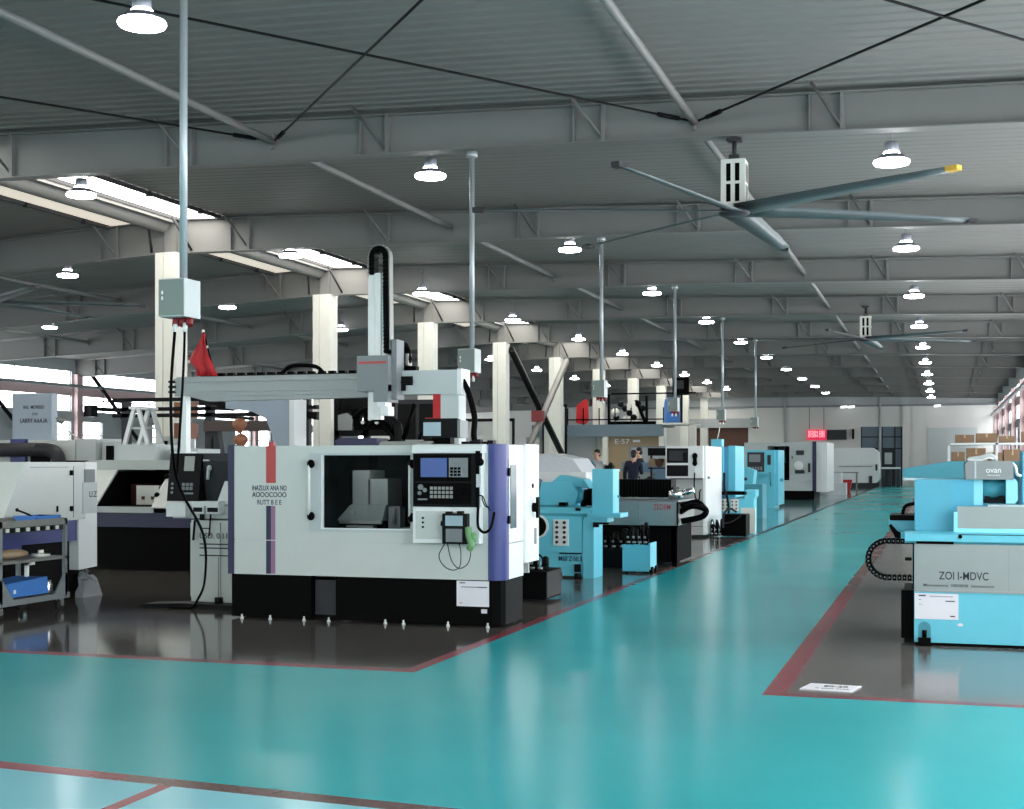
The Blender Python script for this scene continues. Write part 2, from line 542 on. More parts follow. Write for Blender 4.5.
# ---------------- far wall
fw = MB()
fw.box(XL, XR, YF - .2, YF + .1, 5.55, 7.2, 1)
for a, b, z0 in ((XL, -17.0, 0), (-17.0, -13.2, 4.1), (-13.2, -5.4, 0), (-5.4, -2.6, 4.1), (-2.6, XR, 0)):
    fw.box(a, b, YF - .2, YF + .1, z0, 5.55, 0)
fw.box(XL, XR, YF - .34, YF - .2, 5.5, 5.62, 2)
fw.box(-17.4, -12.8, YF - .45, YF - .2, 4.1, 4.75, 1)
fw.box(-2.6, -2.2, YF - .45, YF - .2, 0, 5.5, 0)
fw.box(-1.95, XR, YF - .3, YF - .2, 0, 5.5, 0)
for x in (-10.6, -4.1):
    fw.tube([(x, YF - .28, 0), (x, YF - .28, 6.8)], .09, 8, mi=1)
struct('wall_far', fw, ['wall_white', 'wall_upper', 'mid_grey'], label='pale far wall with a grey upper band')
wbk = MB(); wbk.box(XL, XR, YB - .2, YB, 0, 3.5); wbk.box(XL, XR, YB - .2, YB, 5.2, 7.2)
for k in range(9): wbk.box(XL + k * 4.8, XL + k * 4.8 + .7, YB - .2, YB, 3.5, 5.2)
struct('wall_back', wbk, 'wall_white', label='pale wall closing the hall behind the viewpoint')
bw = MB()
for k in range(8): bw.box(XL + k * 4.8 + .7, XL + k * 4.8 + 4.8, YB - .12, YB - .1, 3.5, 5.2)
struct('window_9', bw, 'daylight', label='added daylight strip in the unseen wall behind the viewpoint')  # unseen glowing strip, added to light the machine fronts
# doors in the far wall
d1 = MB()
d1.box(-5.4, -2.6, YF - .05, YF + .05, 2.6, 4.1, 0)
d1.box(-5.4, -4.0, YF - .05, YF + .05, 0, 2.55, 0)
d1.box(-3.1, -2.6, YF - .05, YF + .05, 0, 2.55, 0)
for z in (3.35, 2.55): d1.box(-5.4, -2.6, YF - .12, YF - .04, z, z + .08, 1)
for x in (-5.4, -4.0, -3.15, -2.7): d1.box(x, x + .08, YF - .12, YF - .04, 0, 4.1, 1)
d1.box(-4.0, -3.1, YF - .05, YF + .05, 0, 2.55, 1)
d1.box(-3.8, -3.3, YF - .1, YF - .04, 1.5, 2.3, 2)
struct('door_1', d1, ['door_grey', 'dark_grey', 'pale_grey'], label='blue grey glazed doorway in the far wall')
d2 = MB(); d2.box(-17, -13.2, YF - .05, YF + .05, 0, 4.1)
for k in range(8): d2.box(-17, -13.2, YF - .08, YF - .05, k * .5, k * .5 + .02)
struct('door_2', d2, 'brown', label='brown roller door in the far wall')
d3 = MB(); d3.box(-.9, 2.3, YF - .36, YF - .3, 0, 4.0)
for k in range(8): d3.box(-.9, 2.3, YF - .38, YF - .36, k * .5, k * .5 + .02)
struct('door_3', d3, 'pale_grey', label='pale grey roller door in the far wall')
# ================================================================ LAMPS, FANS, DROP POLES
def make_lamp():
    r = thing('high_bay_lamp', 'x', 'lamp', (0, 0, 0))
    h = MB(); h.lathe([(.02, .3), (.085, .29), (.1, .26), (.1, .17), (.085, .155)], (0, 0, 0), 16)
    part('housing', h, 'lamp_housing', r)
    s = MB(); s.lathe([(.1, .13), (.15, .115), (.21, .07), (.236, .035), (.23, .035), (.2, .06), (.1, .12)], (0, 0, 0), 20)
    part('lamp_shade', s, 'lamp_shade', r)
    g = MB(); g.lathe([(.236, .04), (.246, .015), (.23, -.012), (.12, -.03), (.001, -.035)], (0, 0, 0), 24)
    part('diffuser', g, 'lamp_glow', r)
    g = MB(); g.lathe([(.1, .158), (.112, .145), (.1, .13)], (0, 0, 0), 16)
    part('light_ring', g, 'lamp_glow', r)
    t = MB(); t.cyl((0, 0, .33), (0, 0, .62), .012, 8); t.box(-.04, .04, -.04, .04, .6, .63)
    part('hanger', t, 'lamp_housing', r)
    return r
lamp0 = make_lamp()
rows = [('over the right edge of the aisle', -.66, 0.0, 19.6, 8.0, 10, 5.74),
        ('over the machine row', -7.78, .15, 12.3, 7.9, 11, 6.1),
        ('under the ridge skylights', -13.75, .28, 19.9, 7.2, 10, 6.1),
        ('beyond the white columns', -20.0, .3, 28.4, 7.2, 9, 6.1),
        ('near the left windows', -28.3, .2, 39.2, 7.5, 7, 6.1)]
first = True
for where, x, dx, y0, dy, n, z in rows:
    for k in range(n):
        o = lamp0 if first else copy_tree(lamp0)
        first = False
        o.location = (x + dx * min(k, 4), y0 + dy * k, z)
        o['label'] = 'high-bay lamp %s, %s from the front' % (where, ORD[k])
        o['group'] = 'high-bay lamps ' + where

def make_fan(z_top):
    r = thing('ceiling_fan', 'x', 'fan', (0, 0, 0))
    b = MB()
    w = .165
    b.box(-w, w, -w, w, .06, .7)
    part('motor_housing', b, 'cream_paint', r, bev=.02)
    sl = MB()
    for x in (-.09, .03):
        for z in (.12, .4):
            sl.box(x, x + .06, -w - .003, -w + .01, z, z + .24)
            sl.box(w - .01, w + .003, x, x + .06, z, z + .24)
    part('vent_slot', sl, 'black', r)
    h = MB(); h.lathe([(.02, -.05), (.2, -.04), (.22, 0), (.2, .05), (.05, .06)], (0, 0, 0), 18)
    part('hub', h, 'dark_grey', r)
    s = MB(); s.cyl((0, 0, .7), (0, 0, z_top), .035, 8)
    s.box(-.1, .1, -.1, .1, z_top - .03, z_top)
    s.box(-.07, .07, -.07, .07, .7, .78)
    part('drop_rod', s, 'dark_grey', r)
    for a in (-36, 28, 85, 139, 200, 256):
        bl = MB(); bl.xf = Matrix.Rotation(math.radians(a), 4, 'Z')
        n = 8; top = []; 
        for i in range(n + 1):
            t = i / n; x = .15 + 3.3 * t; cw = .40 - .2 * t; tilt = .06 - .035 * t
            z = .012 - .02 * t * t
            top.append([(x, -cw * .5, z + tilt), (x, 0, z + .02), (x, cw * .5, z - tilt * .6), (x, 0, z - .012)])
        V = [[bl._v(p) for p in q] for q in top]
        for i in range(n):
            for k in range(4):
                bl.face([V[i][k], V[i][(k + 1) % 4], V[i + 1][(k + 1) % 4], V[i + 1][k]], True)
        bl.face(V[0]); bl.face(V[-1][::-1])
        bo = part('blade', bl, 'fan_blade', r)
        tp = MB(); tp.xf = bl.xf
        tp.prism([(3.45, -.07), (3.6, -.05), (3.6, .05), (3.45, .07)], 'z', -.03, .03)
        part('blade_tip', tp, 'yellow' if a == -36 else 'dark_grey', bo, 'yellow blade tip' if a == -36 else None)
    return r
mat('blue_grey_metal', (112, 132, 138), 0.35, metal=0.4, var=0.05)
fan0 = make_fan(1.0)
fan0.location = (-2.72, 19.0, 5.08)
fan0['label'] = 'large six-blade ceiling fan nearest the front with cream motor box'
f1 = copy_tree(fan0); f1.location = (-2.2, 43, 5.35)
f1['label'] = 'distant large ceiling fan above the middle of the aisle'
f2 = copy_tree(fan0); f2.location = (-21.2, 27, 5.36)
f2['label'] = 'large ceiling fan cut off by the left edge near the windows'

for f_ in (f1, f2):
    for b_ in f_.children:
        for t_ in b_.children:
            if t_.data.materials[0].name == 'yellow':
                t_.data = t_.data.copy(); t_.data.materials[0] = MATS['dark_grey']; del t_['label']
def make_drop():
    r = thing('power_drop_pole', 'x', 'power outlet pole', (0, 0, 0))
    p = MB(); p.cyl((0, 0, 3.29), (0, 0, 6.12), .036, 12); p.cyl((0, 0, 6.08), (0, 0, 6.16), .08, 12)
    part('pole', p, 'conduit', r)
    b = MB(); b.box(-.17, .09, -.14, .14, 2.95, 3.29)
    bo = part('outlet_box', b, 'pale_grey', r, bev=.006)  # paler than the door: stronger light on the right side put into colour
    d = MB(); d.box(-.165, .085, -.148, -.14, 2.96, 3.28)
    part('box_door', d, ['sage_grey'], bo)
    k = MB(); k.box(-.135, -.12, -.152, -.148, 3.1, 3.13); k.box(-.135, -.12, -.152, -.148, 3.15, 3.18)
    part('latch', k, 'white_paint', bo)
    for x in (-.09, -.02, .05):
        s = MB(); s.cyl((x, .03, 2.97), (x + .02, -.02, 2.88), .032, 10)
        part('socket', s, 'socket_red', r, 'red industrial socket')
    for x in (-.07, .03):
        c = MB(); c.cyl((x, -.02, 2.9), (x, -.03, 2.82), .022, 8)
        part('plug', c, 'white_paint', r)
    return r
mat('sage_grey', (128, 140, 134), 0.45, var=0.04)
dp = make_drop()
for k in range(6):
    o = dp if k == 0 else copy_tree(dp)
    o.location = (-6.53, 11 + 8 * k, 0)
    o['label'] = ['tall conduit pole with big outlet box left of the front white machine',
                  'conduit pole with outlet box just behind the front machine gantry',
                  'third conduit pole with grey outlet box in front of a white column',
                  'fourth conduit pole with small outlet box above white cabinet',
                  'fifth conduit pole with outlet box above the far teal machines',
                  'smallest and farthest conduit pole with outlet box'][k]
    o['group'] = 'conduit drop poles along the machine row'
solo('power_cable', MB().tube(curve([(-6.6, 10.97, 2.84), (-6.66, 11.0, 2.2), (-6.72, 11.2, 1.5), (-7.25, 12.6, .9), (-7.75, 13.5, .35), (-7.95, 13.68, .1), (-8.05, 13.7, .015), (-8.3, 13.66, .015)]), .014, 6).tube(curve([(-6.5, 10.97, 2.84), (-6.53, 11.0, 2.5), (-6.6, 11.05, 1.9), (-6.72, 11.2, 1.52)]), .012, 6), 'black',
     'black power cable hanging from the nearest outlet box to the floor', 'cable', (-8.0, 13.68, 0))
# ================================================================ FRONT WHITE MACHINE
FY = 13.05
gm = thing('cnc_grinding_machine', 'large white machine tool with purple corner post and wide dark window, nearest on the left', 'machine', (-5.7, 13.5, 0))
m = MB()
x0, x1 = -7.2, -4.3
# front sheets around the opening, seam at .83
m.box(x0 + .06, x1, FY, FY + .03, .47, .825)
m.box(x0 + .06, -6.12, FY, FY + .03, .835, 1.82)
m.box(-6.12, -5.14, FY, FY + .03, .835, .96)
m.box(-6.12, -5.14, FY, FY + .03, 1.72, 1.82)
m.box(-5.14, x1, FY, FY + .03, .835, 1.82)
m.box(x0 + .06, x1, FY + .03, 13.78, 1.79, 1.82)       # roof
m.box(x0, x0 + .03, FY + .02, 14.1, .47, 1.82)
m.box(x0, -4.2, 14.07, 14.1, .47, 1.82)
m.box(x0 + .06, x1, FY + .012, FY + .02, .8, .86)
part('enclosure', m, 'machine_white', gm)
m = MB(); m.box(-4.19, -4.16, FY + .15, 13.75, .835, 1.82); m.box(-4.19, -4.16, FY + .15, 13.75, .47, .825)
m.box(-4.9, -4.13, 13.75, 14.22, .6, 1.835)
sp = part('side_panel', m, 'white_paint', gm, 'white right side with a narrow window door')
m = MB(); m.box(-4.162, -4.15, 13.2, 13.56, .92, 1.7)
sd = part('side_door', m, 'white_paint', sp, bev=.004)
m = MB(); m.box(-4.152, -4.142, 13.26, 13.45, .98, 1.62); part('side_window', m, 'blue_grey_glass' if 'blue_grey_glass' in MATS else 'charcoal', sd)
for z in (1.07, 1.55): part('hinge', MB().box(-4.16, -4.13, 13.17, 13.22, z - .04, z + .04), 'black', sd)
m = MB(); m.cyl((-4.13, 14.0, 1.17), (-4.08, 14.0, 1.17), .05, 12); m.box(-4.09, -4.06, 13.97, 14.03, 1.06, 1.28); m.cyl((-4.14, 13.98, 1.4), (-4.12, 13.98, 1.4), .025, 10)
part('handle', m, 'black', sp)
m = MB(); m.box(-4.135, -4.125, 14.05, 14.12, .78, .95)
for k in range(6): m.box(-4.13, -4.12, 14.06, 14.11, .79 + k * .025, .8 + k * .025)
part('vent', m, 'mid_grey', sp)
# rounded purple corner post and left edge strip
m = MB()
prof = [(-4.315, FY - .0), (-4.3, FY - .02)] + [(-4.27 + .12 * math.sin(t * PI / 16), FY + .1 - .12 * math.cos(t * PI / 16)) for t in range(0, 9)] + [(-4.15, FY + .17), (-4.3, FY + .17)]
m.prism(prof, 'z', .47, 1.83)
part('corner_post', m, 'purple', gm, 'purple rounded corner post')
m = MB(); m.box(x0 - .01, x0 + .06, FY - .01, FY + .1, .47, 1.83); part('edge_strip', m, 'navy', gm, 'dark blue left edge strip')
# base
m = MB()
m.box(x0 + .02, -6.26, FY + .02, 13.9, .02, .47)
m.box(-6.26, -5.98, FY + .12, 13.9, .06, .47)
m.box(-5.98, -4.28, FY + .02, 13.9, .02, .47)
m.prism([(-4.28, FY + .03), (-4.2, FY + .05), (-4.17, FY + .12), (-4.17, 13.75), (-4.28, 13.75)], 'z', .02, .47)
part('base', m, 'black', gm, 'black machine base')
m = MB(); m.box(-6.25, -5.99, FY + .1, FY + .12, .06, .45); m.box(-6.25, -5.99, FY + .1, FY + .105, .42, .45); part('base_cover', m, 'dark_grey', gm)
for fx in (-7.05, -6.72, -6.33, -6.05, -5.42, -5.22, -4.74, -4.32):
    m = MB(); m.cyl((fx, FY, 0), (fx, FY, .015), .019, 12); m.cyl((fx, FY, .015), (fx, FY, .045), .01, 8)
    part('levelling_foot', m, 'white_paint', gm)
# opening liner and workings
m = MB()
m.box(-6.4, -6.38, FY + .03, 14.0, .9, 1.78); m.box(-4.95, -4.93, FY + .03, 14.0, .9, 1.78)
m.box(-6.4, -4.93, 14.0, 14.02, .9, 1.78); m.box(-6.4, -4.93, FY + .03, 14.02, .9, .92); m.box(-6.4, -4.93, FY + .03, 14.02, 1.77, 1.785)
m.box(-6.38, -5.9, 13.75, 14.0, 1.45, 1.77)
lin_ = part('work_chamber', m, 'black_matte', gm, 'dark interior of the machine')
m = MB()
m.box(-5.98, -5.78, 13.5, 13.9, 1.2, 1.56); m.box(-5.8, -5.58, 13.5, 13.9, 1.2, 1.47)
m.prism([(-6.14, 1.03), (-5.62, 1.03), (-5.58, 1.2), (-5.98, 1.2)], 'y', 13.45, 13.9)
part('wheel_head', m, 'steel_grey' if 'steel_grey' in MATS else 'pale_grey', gm)
m = MB(); m.box(-6.1, -5.62, 13.42, 13.46, 1.0, 1.035); m.box(-6.0, -5.7, 13.38, 13.5, .96, .98); m.box(-5.35, -5.0, 13.3, 13.6, .93, .97)
m.cyl((-5.95, 13.44, 1.12), (-5.95, 13.42, 1.12), .025, 10)
part('work_table', m, 'steel', gm)
m = MB()
m.cyl((-5.05, 13.55, 1.12), (-4.96, 13.55, 1.12), .15, 18); m.cyl((-5.35, 13.55, 1.05), (-5.1, 13.55, 1.05), .05, 12)
m.box(-5.55, -5.42, 13.45, 13.6, .94, 1.18); m.cyl((-5.48, 13.44, 1.0), (-5.48, 13.44, 1.16), .02, 8)
m.box(-5.25, -5.2, 13.5, 13.56, 1.2, 1.42)
part('tailstock', m, 'mid_grey', gm)
m = MB(); m.box(-5.74, -5.58, FY + .06, FY + .12, 1.735, 1.76); part('work_lamp', m, 'chamber_lamp', gm)
# sliding door frame with pane and the two bar handles
m = MB()
m.box(-6.27, -6.12, FY - .012, FY, .93, 1.745); m.box(-5.14, -5.06, FY - .012, FY, .93, 1.745)
m.box(-6.12, -5.14, FY - .012, FY, .93, .965); m.box(-6.12, -5.14, FY - .012, FY, 1.722, 1.745)
m.box(-6.165, -6.15, FY - .016, FY - .01, .97, 1.72)
df = part('door_frame', m, 'pale_grey', gm)
m = MB(); m.box(-6.13, -6.11, FY - .02, FY + .02, .97, 1.72); m.box(-6.13, -5.14, FY - .02, FY + .01, .958, .97)
part('door_edge', m, 'white_paint', df)
m = MB(); m.box(-6.11, -5.14, FY + .008, FY + .014, .97, 1.722); part('window_pane', m, 'tinted_glass', df)
for hx in (-6.245, -5.13):
    m = MB(); m.cyl((hx, FY - .06, 1.1), (hx, FY - .06, 1.62), .014, 10)
    h = part('bar_handle', m, 'white_paint', df)
    for z in (1.09, 1.63):
        e = MB(); e.ball((hx + .012, FY - .04, z), .04, 8, sx=1.1, sy=1, sz=1.15)
        part('handle_end', e, 'black', h, 'black handle end')
# coloured stripe and lettering
m = MB(); m.box(-6.765, -6.655, FY - .004, FY, 1.43, 1.82); m.box(-6.74, -6.68, FY - .004, FY + .03, 1.82, 1.86)
part('red_band', m, 'red_stripe', gm, 'red upper stripe')
m = MB(); m.box(-6.765, -6.71, FY - .004, FY, .835, 1.19); m.box(-6.765, -6.71, FY - .004, FY, .48, .825)
m.mi = 1; m.box(-6.71, -6.66, FY - .004, FY, .835, 1.19); m.box(-6.71, -6.66, FY - .004, FY, .48, .825)
part('purple_band', m, ['navy', 'mauve'], gm, 'purple lower stripe')
lettering('IHAZLUX ANA NO', .075, (-6.73, FY - .002, 1.375), 'front', 'navy', gm, width=.40)
lettering('AOOOCOOO', .075, (-6.73, FY - .002, 1.305), 'front', 'dark_grey', gm, width=.40)
lettering('RUTT B E E', .07, (-6.73, FY - .002, 1.225), 'front', 'navy', gm, width=.28)
# operator console
m = MB()
m.box(-5.12, -4.42, FY - .12, FY, .84, 1.2)
m.prism([(FY - .16, 1.74), (FY - .14, 1.82), (FY, 1.83), (FY, 1.74)], 'x', -5.12, -4.38)
m.box(-4.44, -4.4, FY - .12, FY, 1.2, 1.74)
co = part('operator_console', m, 'white_paint', gm, bev=.006)
m = MB(); m.box(-5.115, -4.44, FY - .13, FY, 1.205, 1.735)
sc = part('control_panel', m, 'charcoal', co, 'black control panel', bev=.006)
m = MB()
m.box(-5.1, -4.5, FY - .137, FY - .13, 1.46, 1.72); m.box(-5.1, -4.5, FY - .137, FY - .13, 1.23, 1.44)
m.mi = 1; m.box(-5.03, -4.75, FY - .142, FY - .137, 1.5, 1.69)
m.mi = 2; m.box(-4.73, -4.53, FY - .142, FY - .137, 1.5, 1.69)
m.mi = 3
for i in range(3):
    for j in range(3): m.box(-4.715 + i * .04, -4.685 + i * .04, FY - .147, FY - .142, 1.51 + j * .032, 1.534 + j * .032)
m.mi = 4
for i in range(6):
    for j in range(3): m.box(-4.93 + i * .042, -4.9 + i * .042, FY - .142, FY - .137, 1.29 + j * .042, 1.32 + j * .042)
m.mi = 0
for i in range(5): m.box(-4.67 + i * .032, -4.65 + i * .032, FY - .145, FY - .137, 1.33, 1.39)
m.mi = 2
m.cyl((-5.03, FY - .137, 1.4), (-5.03, FY - .15, 1.4), .028, 12); m.cyl((-4.985, FY - .137, 1.37), (-4.985, FY - .15, 1.37), .022, 12); m.cyl((-5.04, FY - .137, 1.34), (-5.04, FY - .15, 1.34), .02, 12)
m.box(-5.06, -4.96, FY - .142, FY - .137, 1.27, 1.285)
part('screen_and_keys', m, ['black', 'screen_blue', 'mid_grey', 'black', 'steel_dull'], co, 'blue screen and rows of keys')
m = MB(); m.box(-5.09, -4.76, FY - .126, FY - .12, .88, 1.16)
lo = part('console_door', m, 'machine_white', co, bev=.003)
m = MB()
for z in (1.0, 1.045, 1.09): m.cyl((-5.01, FY - .126, z), (-5.01, FY - .135, z), .012, 8)
part('lock', m, 'black', lo)
co.location.x = .05
# handset on the console side with a hanging coiled cord
m = MB(); m.box(-4.43, -4.38, FY - .16, FY - .1, 1.62, 1.76); m.ball((-4.39, FY - .13, 1.65), .04, 8); m.box(-4.43, -4.4, FY - .15, FY - .1, 1.2, 1.74)
hs = part('handwheel_pendant', m, 'black', gm)
m = MB(); m.box(-4.42, -4.39, FY - .165, FY - .15, 1.4, 1.53); part('pendant_plate', m, 'pale_grey', hs)
m = MB(); m.tube(curve([(-4.41, FY - .13, 1.22), (-4.415, FY - .13, 1.05), (-4.4, FY - .13, .99), (-4.35, FY - .13, .955), (-4.3, FY - .12, .98), (-4.275, FY - .1, 1.05), (-4.27, FY - .05, 1.15)]), .014, 8)
m.tube(curve([(-4.42, FY - .14, 1.32), (-4.36, FY - .14, 1.31), (-4.33, FY - .14, 1.24), (-4.29, FY - .12, 1.17)]), .007, 6)
m.tube(curve([(-4.37, FY - .14, 1.3), (-4.34, FY - .14, 1.22), (-4.3, FY - .12, 1.2)]), .006, 6)
part('cord', m, 'black', hs); hs.location.x = .035
# loose things hanging on or stuck to it
PY_ = FY - .18
tp = thing('teach_pendant', 'black handheld teach pendant with pale screen hung on the console front', 'controller', (-4.66, PY_, .84))
m = MB(); m.box(-4.79, -4.53, PY_ - .03, PY_ + .05, .84, 1.14); m.box(-4.76, -4.7, PY_ - .02, PY_ + .03, 1.14, 1.16); m.box(-4.64, -4.58, PY_ - .02, PY_ + .03, 1.14, 1.165)
m.cyl((-4.81, PY_, 1.04), (-4.79, PY_, 1.04), .025, 10)
part('body', m, 'charcoal', tp, bev=.015)
m = MB(); m.box(-4.755, -4.575, PY_ - .036, PY_ - .03, 1.02, 1.12); part('screen', m, 'screen_pale', tp)
m = MB(); m.box(-4.75, -4.58, PY_ - .036, PY_ - .03, .86, .99)
for i in range(6):
    for j in range(4): m.box(-4.742 + i * .027, -4.722 + i * .027, PY_ - .041, PY_ - .036, .868 + j * .03, .888 + j * .03)
part('keypad', m, 'mid_grey', tp); tp.location.x += .065
gd = thing('green_handset', 'green handheld device hanging beside the teach pendant', 'controller', (-4.49, PY_, .78))
m = MB(); m.tube(curve([(-4.52, PY_ - .01, 1.0), (-4.5, PY_ - .04, .92), (-4.47, PY_ - .05, .84), (-4.5, PY_ - .04, .79)]), .034, 10)
m.ball((-4.455, PY_ - .03, .91), .04, 8, sz=1.2); part('body', m, 'green', gd)
m = MB(); m.tube(curve([(-4.5, PY_ - .03, .8), (-4.49, PY_ - .02, .74), (-4.53, PY_ - .01, .64), (-4.62, PY_ - .01, .60), (-4.7, PY_, .68), (-4.74, PY_, .84)]), .005, 6)
m.tube(curve([(-4.62, PY_, .85), (-4.6, PY_, .76), (-4.61, PY_, .62), (-4.68, PY_ - .01, .58), (-4.78, PY_, .62), (-4.83, PY_, .72), (-4.77, PY_, .84)]), .005, 6)
part('cable', m, 'charcoal', gd); gd.location.x += .06
pn = thing('paper_notice', 'white printed sheet taped on the black base of the front machine', 'notice', (-4.48, FY + .04, .22))
m = MB(); m.box(-4.65, -4.31, FY + .006, FY + .014, .205, .46); part('sheet', m, 'paper', pn)
m = MB(); m.box(-4.62, -4.56, FY + .003, FY + .006, .435, .445)
for k in range(10): m.box(-4.6 + .026 * k, -4.58 + .026 * k, FY + .003, FY + .006, .395, .402)
for k in range(4): m.box(-4.42 + .024 * k, -4.402 + .024 * k, FY + .002, FY + .006, .394, .404)
m.box(-4.62, -4.59, FY + .003, FY + .006, .235, .24)
part('print', m, 'ink', pn)
solo('warning_sticker', MB().box(-4.39, -4.33, FY + .006, FY + .014, .14, .18), 'paper', 'tiny white sticker on the black base below the printed sheet', 'sticker', (-4.36, FY + .04, .14))

# things on the roof of the machine
bt = solo('parts_tray', MB().prism([(-6.08, 1.82), (-5.62, 1.82), (-5.62, 1.9), (-6.05, 1.9), (-6.1, 1.87)], 'y', 13.3, 13.6), 'navy', 'dark blue flat tray lying on top of the white machine', 'tray', (-5.85, 13.45, 1.82))
dr = solo('guide_rail', MB().box(-5.6, -5.02, 13.32, 13.42, 1.825, 1.85).box(-5.6, -5.02, 13.36, 13.38, 1.85, 1.865).box(-5.3, -5.15, 13.3, 13.45, 1.855, 1.88), 'steel_dull', 'slim steel rail on the machine roof right of the blue tray', 'rail', (-5.3, 13.4, 1.82))
mo = thing('monitor', 'small black monitor with pale lit screen standing on the machine roof', 'monitor', (-4.95, 13.5, 1.82))
m = MB(); m.prism([(13.36, 1.9), (13.36, 2.1), (13.6, 2.07), (13.62, 1.9)], 'x', -5.14, -4.75); part('housing', m, 'charcoal', mo, bev=.008)
m = MB(); m.box(-5.12, -4.93, 13.35, 13.36, 1.92, 2.06); part('screen', m, 'screen_pale', mo)
m = MB(); m.box(-5.05, -4.85, 13.42, 13.55, 1.825, 1.9); m.tube(curve([(-5.14, 13.5, 2.0), (-5.2, 13.5, 1.95), (-5.22, 13.48, 1.87), (-5.18, 13.45, 1.83)]), .02, 6); m.box(-5.24, -5.12, 13.4, 13.5, 1.825, 1.87)
part('stand', m, 'black', mo)
m = MB(); m.box(-4.75, -4.72, 13.36, 13.6, 1.9, 2.08); part('side_plate', m, 'mid_grey', mo)
ck = MB()
for i in range(5): ck.box(-4.72 + i * .07, -4.66 + i * .07, 13.4 + (i % 2) * .05, 13.5, 1.825, 1.86 + (i % 3) * .012)
solo('connector_block', ck, 'charcoal', 'low row of black connectors on the machine roof right of the monitor', 'connector', (-4.55, 13.45, 1.82))

# ---------------------------------------------------------------- gantry loader above it
GY = 14.42
gl = thing('gantry_loader', 'grey overhead gantry loader with tall mast behind the front white machine', 'gantry', (-6.8, GY, 0))
m = MB()
m.box(-8.62, -5.85, GY - .1, GY + .1, 2.42, 2.63)
m.box(-8.62, -5.85, GY - .125, GY - .1, 2.585, 2.62); m.box(-8.62, -5.85, GY - .12, GY - .1, 2.47, 2.495)
m.box(-8.62, -5.85, GY - .06, GY + .06, 2.63, 2.65)
m.prism([(-8.45, 2.42), (-5.95, 2.42), (-6.2, 2.38), (-8.2, 2.36)], 'y', GY - .08, GY + .08)
part('beam', m, 'steel_beam', gl, bev=.004)
m = MB(); m.box(-5.8, -5.07, GY - .14, GY + .14, 2.4, 2.665); part('end_housing', m, 'pale_grey', gl, bev=.01)
m = MB(); m.box(-5.08, -5.03, GY - .145, GY + .145, 2.39, 2.675); part('end_cap', m, 'white_paint', gl, bev=.006)
m = MB(); m.box(-6.3, -5.93, GY - .4, GY - .1, 2.43, 2.82); m.box(-6.1, -5.93, GY - .41, GY - .1, 2.31, 2.5); m.box(-5.93, -5.87, GY - .3, GY - .08, 2.34, 3.0)
cg = part('carriage', m, 'mid_grey', gl, bev=.006)
m = MB(); m.box(-6.28, -5.95, GY - .404, GY - .4, 2.73, 2.755); part('carriage_stripe', m, 'red_stripe', cg); cg.location.x = .14
m = MB(); m.box(-6.2, -6.05, GY - .3, GY - .2, 2.12, 3.74); m.box(-6.05, -6.0, GY - .27, GY - .2, 2.5, 3.74); m.box(-6.13, -6.115, GY - .306, GY - .3, 2.2, 3.72)
part('mast', m, 'mast_white', gl, bev=.005).location.x = .13
m = MB(); m.box(-6.06, -5.96, GY - .38, GY - .2, 2.26, 2.34); m.box(-6.02, -5.93, GY - .37, GY - .2, 2.16, 2.26); part('gripper', m, 'white_paint', gl).location.x = .13
# energy chain looping over the mast
m = MB()
loop = [(-6.15, 3.72), (-6.15, 3.9)] + [(-6.07 - .08 * math.cos(t * PI / 12), 3.92 + .09 * math.sin(t * PI / 12)) for t in range(0, 13)] + [(-5.99, 3.6), (-5.985, 3.2), (-5.98, 2.85)]
for (a, c), (b, d) in zip(loop, loop[1:]):
    n = max(1, int(math.hypot(b - a, d - c) / .04))
    ang = math.atan2(d - c, b - a)
    for i in range(n):
        t = (i + .5) / n
        m.xf = Matrix.Translation((a + (b - a) * t, GY - .25, c + (d - c) * t)) @ Matrix.Rotation(-ang, 4, 'Y')
        m.box(-.022, .022, -.06, .06, -.026, .026); m.box(-.012, .012, -.065, .065, -.03, .03)
m.xf = None
part('cable_chain', m, 'black', gl, 'black cable chain looping over the mast').location.x = .13
m = MB()
pts = [(-6.2, 3.7), (-6.2, 3.92)] + [(-6.075 - .125 * math.cos(t * PI / 10), 3.92 + .13 * math.sin(t * PI / 10)) for t in range(0, 11)] + [(-5.945, 3.4), (-5.94, 2.9)]
for (a, c), (b, d) in zip(pts, pts[1:]):
    L = math.hypot(b - a, d - c); ang = math.atan2(d - c, b - a)
    m.xf = Matrix.Translation(((a + b) / 2, GY - .25, (c + d) / 2)) @ Matrix.Rotation(-ang, 4, 'Y')
    m.box(-L / 2 - .01, L / 2 + .01, -.05, .05, -.006, .006)
m.xf = None
part('chain_guide', m, 'steel_dull', gl).location.x = .13
m = MB()
m.cyl((-5.72, GY, 2.78), (-5.76, GY, 2.93), .06, 12); m.ball((-5.765, GY, 2.94), .06, 8); m.box(-5.85, -5.6, GY - .05, GY + .05, 2.67, 2.72)
m.cyl((-5.8, GY, 2.7), (-5.7, GY, 2.8), .045, 10)
dm = part('drive_motor', m, 'black', gl)
m = MB(); m.box(-5.72, -5.69, GY - .06, GY + .06, 2.73, 2.86)
part('motor_flange', m, 'steel_dull', dm)
m = MB(); m.box(-5.84, -5.68, GY - .17, GY - .14, 2.44, 2.6); m.box(-5.68, -5.6, GY - .165, GY - .14, 2.5, 2.6)
for k in range(7): m.box(-5.8 + k * .03, -5.78 + k * .03, GY - .18, GY - .165, 2.52, 2.55)
part('bearing_block', m, 'charcoal', gl)
m = MB(); m.box(-5.28, -5.07, GY - .12, GY + .12, .03, 2.4); m.box(-5.4, -4.95, GY - .22, GY + .22, 0, .03); part('post', m, 'pale_grey', gl)
